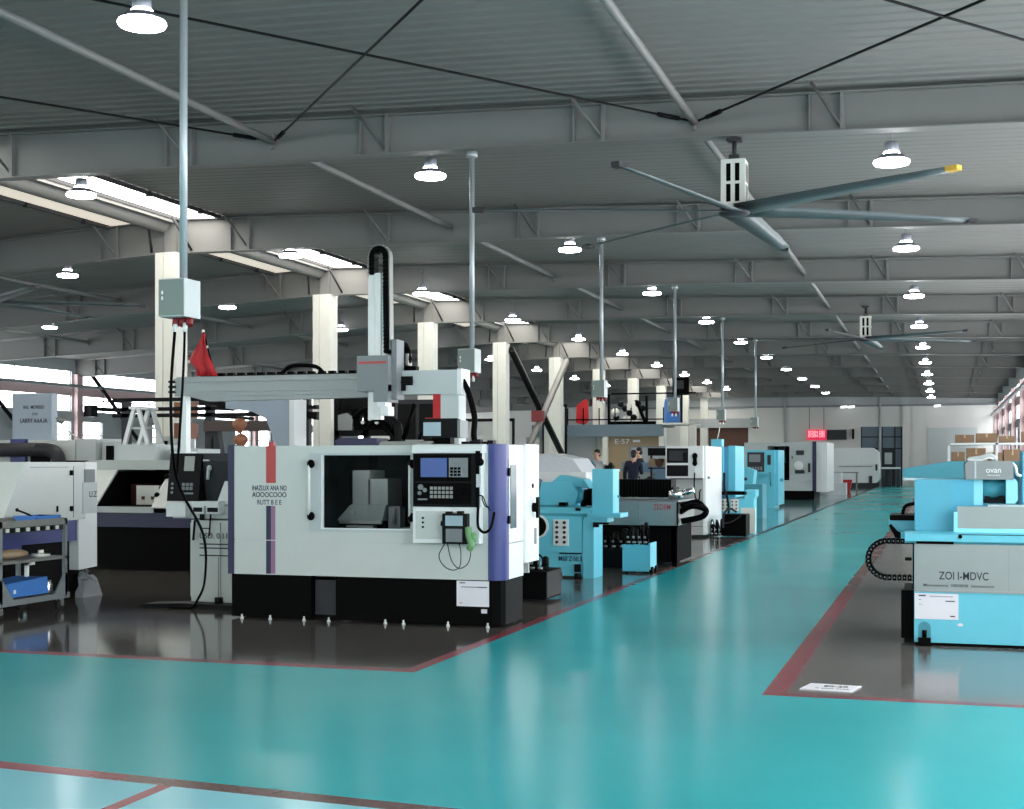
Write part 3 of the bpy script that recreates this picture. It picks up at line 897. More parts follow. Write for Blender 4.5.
m = MB(); m.box(-8.5, -8.43, GY - .16, GY - .06, 1.76, 2.42); m.box(-8.53, -8.36, GY - .3, GY - .04, 1.752, 1.77); part('post', m, 'white_paint', gl)
m = MB(); m.box(-5.37, -5.28, GY - .12, GY + .04, 1.98, 2.4); part('red_cover', m, 'red', gl, 'red cover strip on the post')
m = MB(); m.box(-5.47, -5.38, GY - .1, GY, 2.02, 2.14); m.mi = 1; m.box(-5.47, -5.38, GY - .1, GY, 1.94, 2.02); part('signal_box', m, ['red', 'tan'], gl)
m = MB(); m.tube(curve([(-5.05, GY - .05, 2.55), (-4.98, GY - .06, 2.42), (-4.9, GY - .08, 2.15), (-4.9, GY - .1, 1.95), (-4.88, GY - .1, 1.75), (-4.9, GY - .1, 1.2)]), .035, 8); part('conduit_hose', m, 'black', gl)
m = MB()
for k in range(16): m.box(-8.3 + k * .13, -8.22 + k * .13, GY + .1, GY + .16, 2.66, 2.7)
m.tube([(-8.4, GY + .13, 2.66), (-6.3, GY + .13, 2.66)], .015, 6)
m.tube(curve([(-7.35, GY + .12, 2.67), (-7.25, GY + .12, 2.75), (-7.1, GY + .12, 2.77), (-6.9, GY + .12, 2.75), (-6.8, GY + .12, 2.67)]), .025, 6)
part('cable_tray', m, 'black', gl)
m = MB()
for z in (2.46, 2.52, 2.58): m.box(-8.68, -8.6, GY - .14, GY + .06, z, z + .025)
part('bracket', m, 'charcoal', gl)
fg = thing('red_flag', 'red cloth flag tied on the left end of the gantry beam', 'flag', (-8.15, GY, 2.65))
m = MB(); m.cyl((-8.14, GY, 2.65), (-8.3, GY, 3.2), .01, 6); part('staff', m, 'black', fg)
m = MB()
n = 7; rowsF = [(-8.29, -8.27, 3.16), (-8.36, -8.24, 3.05), (-8.45, -8.21, 2.92), (-8.5, -8.18, 2.84), (-8.4, -8.15, 2.76), (-8.37, -8.11, 2.66)]
VV = []
for j, (a, b, z) in enumerate(rowsF):
    VV.append([m._v((a + (b - a) * i / n, GY - .02 + .035 * math.sin(i * 1.5 + j * .6), z)) for i in range(n + 1)])
for j in range(len(rowsF) - 1):
    for i in range(n): m.face([VV[j][i], VV[j][i + 1], VV[j + 1][i + 1], VV[j + 1][i]], True)
fc = part('cloth', m, 'red', fg)
sm = fc.modifiers.new('thick', 'SOLIDIFY'); sm.thickness = .006
m = MB(); m.ball((-8.3, GY, 3.19), .022, 6); m.ball((-8.47, GY - .03, 2.83), .02, 6); m.ball((-8.23, GY - .03, 3.0), .018, 6); part('tie_knot', m, 'cream_paint', fg)
# ================================================================ LEFT GROUP
# white lathe with slanted front, seen from its long side
def slant(m, y_lo, z_lo, y_hi, z_hi, y_back, x0, x1):
    m.prism([(y_lo, z_lo), (y_hi, z_hi), (y_back, z_hi), (y_back, z_lo)], 'x', x0, x1)
la = thing('turning_machine', 'white turning machine with slanted front behind the tool trolley at the left edge', 'machine', (-11.2, 14.2, 0))
m = MB()
m.prism([(12.97, .95), (13.39, 1.65), (14.55, 1.65), (14.55, .965), (14.41, .965), (14.41, .95)], 'x', -12.6, -10.0)
part('enclosure', m, 'machine_white', la, bev=.01)
m = MB(); m.prism([(14.42, .34), (14.42, .96), (14.555, .96), (14.555, 1.65), (14.8, 1.65), (14.8, .36)], 'x', -12.6, -10.0); part('rear_cover', m, 'white_paint', la, bev=.008)
m = MB(); m.box(-12.6, -10.02, 12.97, 14.41, .7, .95); part('blue_band', m, 'purple', la, 'purple blue band under the cover')
m = MB(); m.box(-12.5, -10.12, 13.05, 14.4, 0, .7); m.box(-12.5, -10.12, 14.4, 14.75, 0, .33); part('base', m, 'black', la, 'black base')
m = MB(); m.box(-10.005, -9.995, 14.53, 14.75, 1.4, 1.56)
for k in range(9): m.box(-10.0, -9.985, 14.54, 14.74, 1.41 + k * .016, 1.417 + k * .016)
part('vent', m, 'mid_grey', la)
m = MB(); m.box(-10.004, -9.992, 14.5, 14.79, 1.02, 1.4); part('side_plate', m, 'pale_grey', la)
lettering('U.Z', .1, (-9.988, 14.7, 1.25), 'side', 'ink', la)
for z in (1.52, 1.09): part('hinge', MB().box(-10.0, -9.97, 14.24, 14.28, z - .03, z + .03), 'black', la)
part('lock', MB().box(-10.0, -9.985, 13.98, 14.0, 1.06, 1.13), 'black', la)
m = MB(); m.box(-10.0, -9.995, 13.5, 14.2, 1.585, 1.592); m.box(-10.0, -9.994, 14.31, 14.316, .98, 1.6); part('seam', m, 'mid_grey', la)
m = MB(); m.prism([(13.02, .98), (13.4, 1.62), (13.41, 1.6), (13.03, .96)], 'x', -12.3, -10.3); part('door', m, 'charcoal', la)
pw = MB()
pw.tube(curve([(-10.03, 14.6, .33), (-10.05, 14.63, .24), (-10.02, 14.7, .14), (-10.0, 14.82, .03)]), .022, 6)
pw.prism([(14.45, 0), (14.86, 0), (14.8, .09), (14.66, .25), (14.56, .3), (14.5, .2)], 'x', -10.07, -9.96)
bmesh.ops.subdivide_edges(pw.bm, edges=pw.bm.edges[:], cuts=2)
for v in pw.bm.verts:
    if v.co.z > .01: v.co += Vector((random.uniform(-.03, .03), random.uniform(-.025, .025), random.uniform(-.01, .025)))
solo('plastic_wrap', pw, 'film', 'crumpled clear plastic under the white turning machine', 'plastic', (-10.05, 14.65, 0))

# second lathe behind, its dark opening facing the camera
lb = thing('slant_bed_lathe', 'white lathe with dark slanted opening above a purple band, second behind the trolley', 'machine', (-11.6, 19.2, 0))
m = MB()
m.prism([(18.9, 1.53), (18.86, 1.68), (20.2, 1.68), (20.2, 1.53)], 'x', -12.9, -10.45)
m.prism([(18.3, .96), (18.9, 1.53), (18.86, 1.66), (20.2, 1.66), (20.2, .96)], 'x', -12.95, -12.4)
m.prism([(18.3, .96), (18.9, 1.53), (18.86, 1.66), (20.2, 1.66), (20.2, .96)], 'x', -11.42, -10.45)
m.box(-12.9, -10.45, 20.1, 20.2, .9, 1.6)
part('enclosure', m, 'machine_white', lb, bev=.01)
m = MB(); m.box(-12.4, -11.42, 20.0, 20.1, .9, 1.6); m.box(-12.4, -11.42, 18.4, 20.1, .965, .97); m.prism([(18.34, .965), (18.92, 1.5), (20.0, 1.5), (20.0, .965)], 'x', -12.4, -12.385); m.prism([(18.34, .965), (18.92, 1.5), (20.0, 1.5), (20.0, .965)], 'x', -11.435, -11.42); m.box(-12.4, -11.42, 18.92, 20.0, 1.505, 1.515); part('work_chamber', m, 'black_matte', lb)
m = MB(); m.box(-12.12, -11.72, 19.0, 19.3, .98, 1.28); part('spindle_box', m, 'cream_paint', lb)
for x in (-12.02, -11.85): part('spindle_cap', MB().box(x, x + .05, 18.985, 19.0, 1.06, 1.11), 'brown', lb)
part('red_cover', MB().box(-12.35, -12.15, 19.2, 19.6, .97, 1.3), 'maroon', lb)
m = MB(); m.cyl((-11.72, 19.15, 1.14), (-11.45, 19.15, 1.14), .06, 14); m.cyl((-11.72, 19.15, 1.14), (-11.62, 19.15, 1.14), .11, 14); part('chuck', m, 'steel', lb)
m = MB(); m.box(-12.95, -11.4, 18.26, 18.34, .88, .97); part('sill', m, 'pale_grey', lb)
m = MB(); m.box(-12.95, -10.45, 18.32, 20.1, .66, .88); part('blue_band', m, 'navy', lb)
m = MB(); m.box(-12.85, -10.55, 18.4, 20.0, 0, .66); part('base', m, 'black', lb)
m = MB(); m.cyl((-11.44, 18.42, 1.05), (-11.44, 18.86, 1.46), .022, 8); part('door_handle', m, 'white_paint', lb)
for p in ((-11.44, 18.5, 1.14), (-11.44, 18.78, 1.42)): part('handle_end', MB().ball(p, .05, 6), 'black', lb)
m = MB(); m.box(-12.9, -12.86, 20.2, 20.3, 1.68, 1.9); m.box(-12.6, -11.9, 19.2, 20.0, 1.68, 1.93); m.box(-11.7, -11.2, 19.3, 20.0, 1.68, 1.86); part('roof_box', m, 'pale_grey', lb, bev=.01)

# narrow control unit left of the front machine
cc = thing('control_cabinet', 'white control cabinet with black slanted head between the two white machines', 'cabinet', (-7.9, 14.4, 0))
m = MB(); m.box(-8.28, -7.32, 14.12, 15.1, .06, .98); m.box(-8.28, -7.32, 14.12, 14.14, .02, .06)
m.box(-8.28, -7.9, 14.1, 14.12, .1, .95)
bd = part('body', m, 'machine_white', cc)
m = MB()
for z, w in ((.88, .12), (.70, .48), (.655, .48), (.57, .48)): m.box(-8.16, -8.16 + w, 14.095, 14.1, z, z + .014)
m.box(-7.92, -7.915, 14.095, 14.1, .1, .56)
part('print_line', m, 'dark_grey', bd)
lettering('USD. 0.1150', .09, (-7.93, 14.098, .8), 'front', 'ink', cc, width=.46)
m = MB(); m.box(-8.52, -7.3, 14.12, 15.0, 1.0, 1.14); part('shelf', m, 'pale_grey', cc)
m = MB(); m.box(-8.2, -7.85, 13.98, 14.12, 1.15, 1.2); m.box(-8.2, -8.05, 14.0, 14.12, 1.06, 1.15); m.box(-8.02, -7.85, 14.0, 14.12, 1.06, 1.15); m.box(-8.55, -8.3, 14.02, 14.12, 1.02, 1.18)
part('holder', m, 'white_paint', cc)
m = MB(); m.box(-8.18, -8.07, 13.99, 14.0, 1.08, 1.13); m.box(-8.0, -7.87, 13.99, 14.0, 1.08, 1.13); m.box(-8.15, -8.1, 14.08, 14.1, .98, 1.05); m.cyl((-8.2, 14.06, .98), (-8.22, 14.06, .75), .014, 6); m.cyl((-8.0, 14.07, 1.05), (-8.02, 14.07, .8), .01, 6); part('tool_slot', m, 'charcoal', cc)
m = MB(); m.prism([(14.12, 1.2), (14.0, 1.2), (14.08, 1.75), (14.4, 1.75), (14.6, 1.2)], 'x', -8.53, -8.12)
cp = part('control_panel', m, 'charcoal', cc, 'black control panel face', bev=.008)
m = MB(); m.xf = Matrix.Translation((-8.53, 14.0, 1.2)) @ Matrix.Rotation(-math.atan2(.08, .55), 4, 'X')
m.mi = 0; m.box(.2, .33, -.012, 0, .35, .52)
m.mi = 1
for i in range(3):
    for j in range(2): m.box(.19 + i * .05, .225 + i * .05, -.012, 0, .13 + j * .045, .165 + j * .045)
for i in range(3): m.cyl((.06, 0, .1 + i * .05), (.06, -.012, .1 + i * .05), .016, 8)
m.box(.22, .34, -.012, 0, .08, .1)
part('screen_and_keys', m, ['steel_dull', 'mid_grey'], cp, 'small grey screen and keys')
m = MB(); m.prism([(14.18, 1.2), (14.1, 1.66), (14.12, 1.75), (15.0, 1.75), (15.0, 1.2)], 'x', -8.12, -7.74); m.prism([(-8.12, 1.2), (-7.96, 1.2), (-7.72, 1.66), (-7.72, 1.75), (-8.12, 1.75)], 'y', 14.2, 14.98); part('hood', m, 'dark_grey', cc, 'dark grey hood')
m = MB(); m.prism([(-7.96, 1.18), (-7.34, 1.18), (-7.34, 1.72), (-7.74, 1.72)], 'y', 14.14, 14.98); part('slanted_cover', m, 'white_paint', cc)
m = MB(); m.ball((-8.03, 14.09, 1.58), .035, 6); m.cyl((-8.04, 14.09, 1.58), (-8.04, 14.07, 1.45), .02, 6); m.box(-8.1, -8.02, 14.07, 14.1, 1.66, 1.68); part('lock', m, 'pale_grey', cc)
solo('cable_duct', MB().prism([(-8.75, 0), (-7.25, 0), (-7.3, .05), (-8.2, .06), (-8.65, .04)], 'y', 13.72, 13.98).cyl((-7.8, 13.9, .05), (-7.8, 13.9, .12), .05, 8), 'charcoal', 'flat black cable cover on the floor left of the front machine', 'cable cover', (-8.0, 13.85, 0))

# ---------------------------------------------------------------- tool trolley
tr = thing('tool_trolley', 'grey two-shelf tool trolley on casters at the left edge', 'trolley', (-9.6, 12.6, 0))
X0, X1, Y0, Y1 = -9.95, -9.3, 12.05, 13.2
m = MB()
for x in (X0, X1 - .04):
    for y in (Y0, Y1 - .04): m.box(x, x + .04, y, y + .04, .17, 1.03)
part('frame', m, 'mid_grey', tr, bev=.004)
m = MB(); m.box(X0, X1, Y0, Y1, .96, .985); m.box(X1 - .012, X1, Y0, Y1, .985, 1.03); m.box(X0, X0 + .012, Y0, Y1, .985, 1.03); m.box(X0, X1, Y1 - .012, Y1, .985, 1.03); m.box(X0, X1, Y0, Y0 + .012, .985, 1.03); part('top_tray', m, 'steel_dull', tr)
m = MB(); m.box(X0, X1, Y0, Y1, .58, .61); part('shelf', m, 'steel_dull', tr)
m = MB(); m.box(X0, X1, Y0 - .03, Y1 + .05, .14, .2)
m.prism([(Y0, .2), (Y0, .42), (Y0 + .04, .42), (Y0 + .22, .2)], 'x', X1 - .02, X1); m.prism([(Y1, .2), (Y1, .42), (Y1 - .04, .42), (Y1 - .22, .2)], 'x', X1 - .02, X1)
part('shelf', m, 'mid_grey', tr)
m = MB(); m.box(X0 + .04, X0 + .05, Y0, Y1, .61, .98); part('back_panel', m, 'purple', tr)
m = MB()
m.box(X1 - .04, X1 - .03, Y0 + .04, Y1 - .04, .9, .965)
for k in range(11):
    m.mi = 1 + (k % 2); m.box(X1 - .03, X1 - .015, Y0 + .12 + k * .085, Y0 + .12 + k * .085 + .05, .91, .95)
part('tool_strip', m, ['dark_grey', 'cream_paint', 'charcoal'], tr)
for x in (X0 + .08, X1 - .08):
    for y in (Y0 + .08, Y1 - .02):
        m = MB(); m.cyl((x - .018, y, .065), (x + .018, y, .065), .065, 16); w = part('wheel', m, 'rubber', tr)
        m = MB(); m.box(x - .03, x - .022, y - .03, y + .03, .05, .14); m.box(x + .022, x + .03, y - .03, y + .03, .05, .14); m.cyl((x, y, .12), (x, y, .145), .035, 10); part('caster_fork', m, 'chrome', w)
def open_box(x0, x1, y0, y1, z0, z1, t=.012, taper=.0):
    m = MB()
    m.box(x0, x1, y0, y1, z0, z0 + t); m.box(x0, x0 + t, y0, y1, z0, z1); m.box(x1 - t, x1, y0, y1, z0, z1)
    m.box(x0, x1, y0, y0 + t, z0, z1); m.box(x0, x1, y1 - t, y1, z0, z1)
    m.box(x0 - .01, x1 + .01, y0 - .01, y0 + t, z1 - .02, z1); m.box(x0 - .01, x1 + .01, y1 - t, y1 + .01, z1 - .02, z1)
    return m
solo('parts_bin', open_box(-9.62, -9.34, 12.7, 13.12, .987, 1.065), 'blue', 'blue plastic bin on top of the tool trolley', 'bin', (-9.48, 12.9, .985))
bb = thing('parts_bin', 'larger blue plastic bin on the bottom shelf of the trolley', 'bin', (-9.5, 12.5, .2))
part('body', MB().prism([(12.28, .22), (12.9, .22), (12.88, .4), (12.2, .37)], 'x', -9.72, -9.33), 'blue', bb, bev=.01)
part('front_label', MB().box(-9.332, -9.324, 12.3, 12.34, .26, .3), 'white_paint', bb)
solo('pry_bar', MB().tube(curve([(-9.5, 12.6, 1.13), (-9.47, 12.77, 1.07), (-9.46, 12.87, 1.0)]), .012, 6).ball((-9.5, 12.59, 1.135), .02, 6), 'charcoal', 'dark steel bar leaning in the blue bin on the trolley top', 'tool', (-9.47, 12.6, 1.0))
solo('cloth_bundle', MB().ball((-9.5, 12.5, .665), .07, 8, sx=1.6, sy=3.6, sz=.75), 'tan', 'folded tan cloth on the middle shelf of the trolley', 'cloth', (-9.5, 12.5, .61))
solo('grinding_disc', MB().cyl((-9.5, 13.0, .61), (-9.5, 13.0, .64), .1, 16).cyl((-9.5, 13.0, .64), (-9.5, 13.0, .68), .03, 12), 'cream_paint', 'pale disc lying at the far end of the trolley middle shelf', 'disc', (-9.5, 13.0, .61))
solo('angle_bracket', MB().box(-9.4, -9.37, 12.58, 12.62, .42, .57).box(-9.4, -9.37, 12.58, 12.72, .54, .57), 'white_paint', 'white angle bracket hanging below the trolley middle shelf', 'bracket', (-9.4, 12.6, .42))
solo('steel_jar', MB().lathe([(.05, 0), (.06, .02), (.06, .1), (.045, .13), (.045, .15)], (-9.42, 13.0, .2), 14), 'chrome', 'shiny metal jar beside the blue bin on the bottom shelf', 'jar', (-9.42, 13.0, .2))

# ---------------------------------------------------------------- machines further back on the left
le = thing('machining_centre', 'long white machine with purple upright and grey arched duct beyond the slanted lathe', 'machine', (-17.0, 24.5, 0))
m = MB(); m.box(-20.5, -16.72, 24, 26, .3, 2.1); m.box(-20.4, -16.8, 24.1, 25.9, 0, .3); part('enclosure', m, 'machine_white', le, bev=.02)
m = MB(); m.box(-18.2, -17.85, 23.9, 24, .3, 2.12); part('upright', m, 'purple', le)
m = MB(); m.tube([(-20.4, 23.85, 1.9), (-17.5, 23.85, 1.9)], .14, 10)
m.tube(curve([(-17.55, 23.85, 1.9), (-17.2, 23.85, 1.88), (-17.02, 23.85, 1.75), (-17.0, 23.85, 1.4), (-17.0, 23.85, 1.2)]), .14, 10); part('duct', m, 'dark_grey', le)
m = MB(); m.box(-17.75, -17.3, 23.95, 24.0, 1.35, 1.85); m.box(-16.9, -16.1, 23.9, 24.0, 1.5, 1.68); m.box(-20, -18.3, 23.95, 24, 1.5, 1.62); part('opening', m, 'black', le)
part('side_cabinet', MB().box(-16.7, -16.25, 24.0, 25.2, 0, 2.12), 'pale_grey', le, bev=.01)
part('side_cabinet', MB().box(-16.23, -15.55, 24.2, 25.2, 0, 2.05), 'pale_grey', le, bev=.01)
part('cabinet_opening', MB().box(-16.12, -15.95, 24.17, 24.22, 1.6, 1.98), 'black', le)
jb = thing('distribution_box', 'tall pale grey box with two small dark windows right of the step ladder', 'cabinet', (-14.5, 24.2, 0))
part('body', MB().box(-14.75, -14.3, 24, 24.5, 0, 2.16), 'pale_grey', jb, bev=.01)
for z in (1.75, 1.95): part('window', MB().box(-14.72, -14.6, 23.97, 24, z, z + .12), 'black', jb)
bd = thing('sign_panel', 'blue grey sign panel with printed lines standing above the long white machine', 'sign', (-17.95, 24.4, 2.1))
part('board', MB().box(-18.45, -17.5, 24.3, 24.5, 2.1, 3.07), 'blue_grey_pale', bd)
lettering('ING  MONESO', .1, (-17.93, 24.296, 2.78), 'front', 'ink', bd, width=.5)
lettering('O N', .08, (-17.9, 24.296, 2.64), 'front', 'ink', bd, width=.12)
lettering('LARRY AAA.IA', .13, (-17.93, 24.296, 2.5), 'front', 'ink', bd, width=.66)
solo('inspection_lamp', MB().lathe([(.12, .1), (.06, 0), (.02, -.02)], (-17.2, 24.2, 2.45), 12).tube(curve([(-17.2, 24.2, 2.45), (-17.1, 24.25, 2.3), (-16.8, 24.3, 2.1)]), .015, 6), 'steel_dull', 'small cone lamp on a thin arm right of the sign panel', 'lamp', (-16.8, 24.3, 2.1))
# step ladder
ld = thing('step_ladder', 'white aluminium step ladder standing behind the left machines', 'ladder', (-13.3, 21.2, 0))
LX = -13.3
for s in (-1, 1):
    for y in (20.85, 21.3):
        m = MB(); m.prism([(LX + s * .04 - .035, 2.58), (LX + s * .04 + .035, 2.58), (LX + s * .82 + .035, 0), (LX + s * .82 - .035, 0)], 'y', y - .03, y + .03)
        part('rail', m, 'mast_white', ld)
    for k in range(1, 8):
        z = .32 * k; x = LX + s * (.04 + .78 * (2.58 - z) / 2.58)
        part('rung' if s > 0 else 'step', MB().box(x - .04, x + .04, 20.85, 21.3, z - .015, z + .015), 'mast_white', ld)
m = MB(); m.box(LX - .12, LX + .12, 20.8, 21.35, 2.56, 2.61); part('top_step', m, 'mast_white', ld)
# portal frame, trestle and overhead bars behind the gantry
pf = thing('portal_frame', 'pale grey inverted L frame rising behind the gantry beam', 'frame', (-10.5, 21.0, 0))
m = MB(); m.box(-10.72, -10.4, 20.9, 21.3, .02, 2.1); m.box(-10.9, -10.25, 20.8, 21.4, 0, .02); part('leg', m, 'blue_grey_pale', pf)
m = MB(); m.prism([(-11.6, 2.56), (-11.1, 2.5), (-10.85, 2.38), (-10.72, 2.1), (-10.4, 2.1), (-10.4, 2.7), (-11.6, 2.7)], 'y', 20.9, 21.3); part('crossbeam', m, 'blue_grey_pale', pf)
m = MB(); m.box(-10.4, -10.3, 20.88, 21.32, .02, 2.7); part('edge', m, 'white_paint', pf)
ts = thing('steel_trestle', 'dark brown steel trestle with slanted legs behind the control cabinet', 'trestle', (-11.6, 22, 0))
m = MB(); m.box(-12.6, -10.95, 21.9, 22.15, 2.2, 2.38); part('top_bar', m, 'brown_grey', ts)
for x, dx in ((-12.5, -.3), (-12.4, .32), (-11.02, 0)):
    m = MB(); m.prism([(x - .06, 2.2), (x + .06, 2.2), (x + dx + .06, 0), (x + dx - .06, 0)], 'y', 21.95, 22.1); part('leg', m, 'dark_grey', ts)
fs_ = thing('funnel_stand', 'thin stand with two brown funnels one above the other above the front machine', 'stand', (-11.15, 20.6, 0))
for i, z in enumerate((2.0, 2.26)):
    part('funnel', MB().lathe([(.03, -.13), (.12, 0), (.12, .06), (.05, .12)], (-11.15 - .02 * i, 20.6, z), 12), 'copper', fs_)
part('pole', MB().cyl((-11.15, 20.6, .02), (-11.15, 20.6, 2.2), .02, 8).cyl((-11.15, 20.6, 0), (-11.15, 20.6, .02), .2, 14), 'charcoal', fs_)
cv = thing('overhead_conveyor', 'dark overhead conveyor bars below the gantry beam', 'conveyor', (-12, 23, 0))
m = MB()
for z in (2.5, 2.62, 2.8): m.box(-15.2, -10.9, 23, 23.1, z, z + .07)
m.box(-13.3, -12.9, 22.95, 23.1, 2.72, 3.02); m.prism([(-13.0, 2.8), (-10.9, 2.5), (-10.9, 2.42), (-13.0, 2.7)], 'y', 23, 23.1)
part('rail', m, 'charcoal', cv)
for x in (-15.0, -13.2, -11.2):
    part('post', MB().box(x, x + .14, 23, 23.14, 0, 2.8), 'dark_grey', cv)
part('guard_panel', MB().box(-13.1, -11.9, 22.98, 23.0, 2.86, 2.98), 'pale_grey', cv)
rd = thing('brown_switch_rack', 'small brown rack of boxes beside the white column', 'rack', (-14.0, 23.5, 0))
for z in (2.1, 2.5):
    part('box', MB().box(-14.1, -13.75, 23.4, 23.7, z, z + .3), 'copper', rd)
part('post', MB().box(-14.0, -13.85, 23.5, 23.6, 0, 2.9), 'brown', rd)
# ================================================================ MACHINE ROW BESIDE THE AISLE
random.seed(11)
def pump_cluster(x0, x1, y0, y1, z, h, parent, n=5):
    """dark pump heads: motors, flanges and looping hoses"""
    for k in range(n):
        x = x0 + (x1 - x0) * (k + .5) / n; y = y0 + (y1 - y0) * (.3 + .4 * ((k * 7) % 3) / 2)
        r = (x1 - x0) / n * .42; hh = h * (.6 + .4 * ((k * 5) % 4) / 3)
        m = MB(); m.cyl((x, y, z), (x, y, z + hh * .25), r * 1.15, 12); m.cyl((x, y, z + hh * .25), (x, y, z + hh * .9), r, 12); m.lathe([(r * .9, 0), (r * .6, hh * .1), (.002, hh * .12)], (x, y, z + hh * .9), 12)
        for j in range(5): m.cyl((x, y, z + hh * (.32 + j * .1)), (x, y, z + hh * (.35 + j * .1)), r * 1.1, 12)
        part('pump_motor', m, 'charcoal', parent)
    m = MB()
    for k in range(n):
        xa = x0 + (x1 - x0) * random.random(); xb = x0 + (x1 - x0) * random.random()
        m.tube(curve([(xa, y0 + .03, z), (xa + .02, y0, z + h * .6), ((xa + xb) / 2, y0 - .02, z + h * .85), (xb, y0 + .02, z + h * .4), (xb, y0 + .05, z)]), .012, 6)
    part('hose', m, 'black', parent)
    m = MB()
    for k in range(n): 
        xa = x0 + (x1 - x0) * (k + .3) / n; m.box(xa, xa + .03, y0 - .01, y0 + .01, z + h * .3, z + h * .3 + .03); m.cyl((xa, y0, z + h * .12), (xa + .05, y0, z + h * .12), .015, 8)
    part('fitting', m, 'steel', parent)

ct = thing('coolant_tank', 'black coolant tank with dark pumps behind the right end of the front machine', 'tank', (-4.55, 16.0, 0))
part('tank', MB().box(-5.0, -4.45, 15.62, 16.3, .03, .36), 'black_matte', ct, bev=.01)
part('side_panel', MB().box(-4.455, -4.44, 15.64, 16.28, .05, .35).prism([(16.2, .3), (16.32, .3), (16.32, .2)], 'x', -4.5, -4.44), 'charcoal', ct)
pump_cluster(-4.98, -4.5, 15.7, 16.2, .36, .26, ct, 5)

# teal cylindrical grinder
t1 = thing('cylindrical_grinder', 'teal grinding machine with round handwheel recess and white button panel behind the front machine', 'machine', (-5.4, 19.5, 0))
m = MB(); m.box(-7.0, -4.86, 19.0, 19.9, .03, .86); m.box(-7.0, -4.87, 18.98, 19.0, .36, .88)
part('base', m, 'teal', t1, bev=.015)
m = MB(); m.box(-4.86, -4.7, 18.97, 19.5, 0, .84); part('end_column', m, 'teal', t1, bev=.01)
m = MB(); m.prism([(19.0, .86), (18.93, .92), (18.93, 1.0), (19.9, 1.03), (19.9, .86)], 'x', -7.1, -4.74); part('table', m, 'teal', t1, bev=.008)
m = MB(); m.box(-4.78, -4.3, 18.9, 19.4, .87, .93); m.box(-4.84, -4.5, 18.95, 19.35, .8, .87); part('drip_tray', m, 'teal', t1, bev=.006)
m = MB(); m.box(-4.73, -4.43, 19.0, 19.38, .93, 1.55); part('guard_cabinet', m, 'teal', t1, bev=.012)
m = MB(); m.cyl((-4.42, 19.3, 1.16), (-4.42, 19.28, 1.16), .02, 8); m.box(-4.45, -4.43, 19.05, 19.06, .95, 1.5); part('latch', m, 'teal_dark', t1)
m = MB(); m.cyl((-5.53, 19.0, .73), (-5.53, 18.94, .73), .17, 24); rg = part('handwheel_ring', m, 'white_paint', t1, 'white ring around the handwheel recess')
m = MB(); m.cyl((-5.54, 18.96, .73), (-5.54, 18.93, .73), .15, 24); part('recess', m, 'black', rg, 'black round recess')
m = MB(); m.box(-5.29, -5.07, 18.955, 18.985, .46, .83); bp = part('button_panel', m, 'white_paint', t1, 'white button panel', bev=.004)
m = MB()
for i in range(2):
    for j in range(5): m.cyl((-5.235 + i * .11, 18.955, .51 + j * .07), (-5.235 + i * .11, 18.935, .51 + j * .07), .022, 10)
part('button', m, 'dark_grey', bp)
m = MB(); m.box(-5.2, -4.88, 18.955, 18.98, .345, .36); m.box(-4.98, -4.89, 18.95, 18.98, .09, .2); m.cyl((-4.93, 18.96, 0), (-4.93, 18.96, .07), .05, 10); m.box(-5.6, -5.5, 18.92, 18.95, .93, .97); m.box(-4.95, -4.88, 18.9, 18.95, .96, 1.0); m.box(-4.7, -4.62, 18.92, 18.97, .73, .8); m.box(-4.62, -4.48, 18.94, 19.0, .77, .8)
part('fitting', m, 'charcoal', t1)
lettering('M60 Z·50.5', .1, (-5.05, 18.99, .27), 'front', 'navy', t1, width=.34)
m = MB(); m.prism([(-5.62, 1.02), (-5.05, 1.02), (-5.0, 1.2), (-5.1, 1.35), (-5.55, 1.36)], 'y', 19.25, 19.8); m.cyl((-5.1, 19.4, 1.15), (-4.85, 19.4, 1.15), .1, 14); m.prism([(-5.45, 1.34), (-5.3, 1.46), (-4.95, 1.4), (-4.85, 1.26), (-5.1, 1.3)], 'y', 19.35, 19.75)
part('wheel_head', m, 'teal', t1, bev=.01)
m = MB(); m.prism([(-5.95, 1.02), (-5.68, 1.02), (-5.66, 1.38), (-5.78, 1.45), (-5.95, 1.42)], 'y', 19.2, 19.7); part('work_head', m, 'blue_grey', t1, bev=.02)
part('wheel_hose', MB().tube(curve([(-5.7, 19.2, 1.1), (-5.72, 19.15, 1.38), (-5.8, 19.15, 1.44), (-5.95, 19.2, 1.45)]), .04, 8), 'black', t1)
m = MB(); m.cyl((-4.92, 19.35, 1.14), (-4.8, 19.35, 1.14), .12, 14)
for k in range(6): m.cyl((-4.97 + .02 * k, 19.3, 1.03 + .04 * k), (-4.9 + .02 * k, 19.3, 1.03 + .04 * k), .04, 8)
part('spindle', m, 'black', t1)
part('dresser', MB().box(-5.25, -5.15, 19.1, 19.25, 1.02, 1.07), 'black', t1)
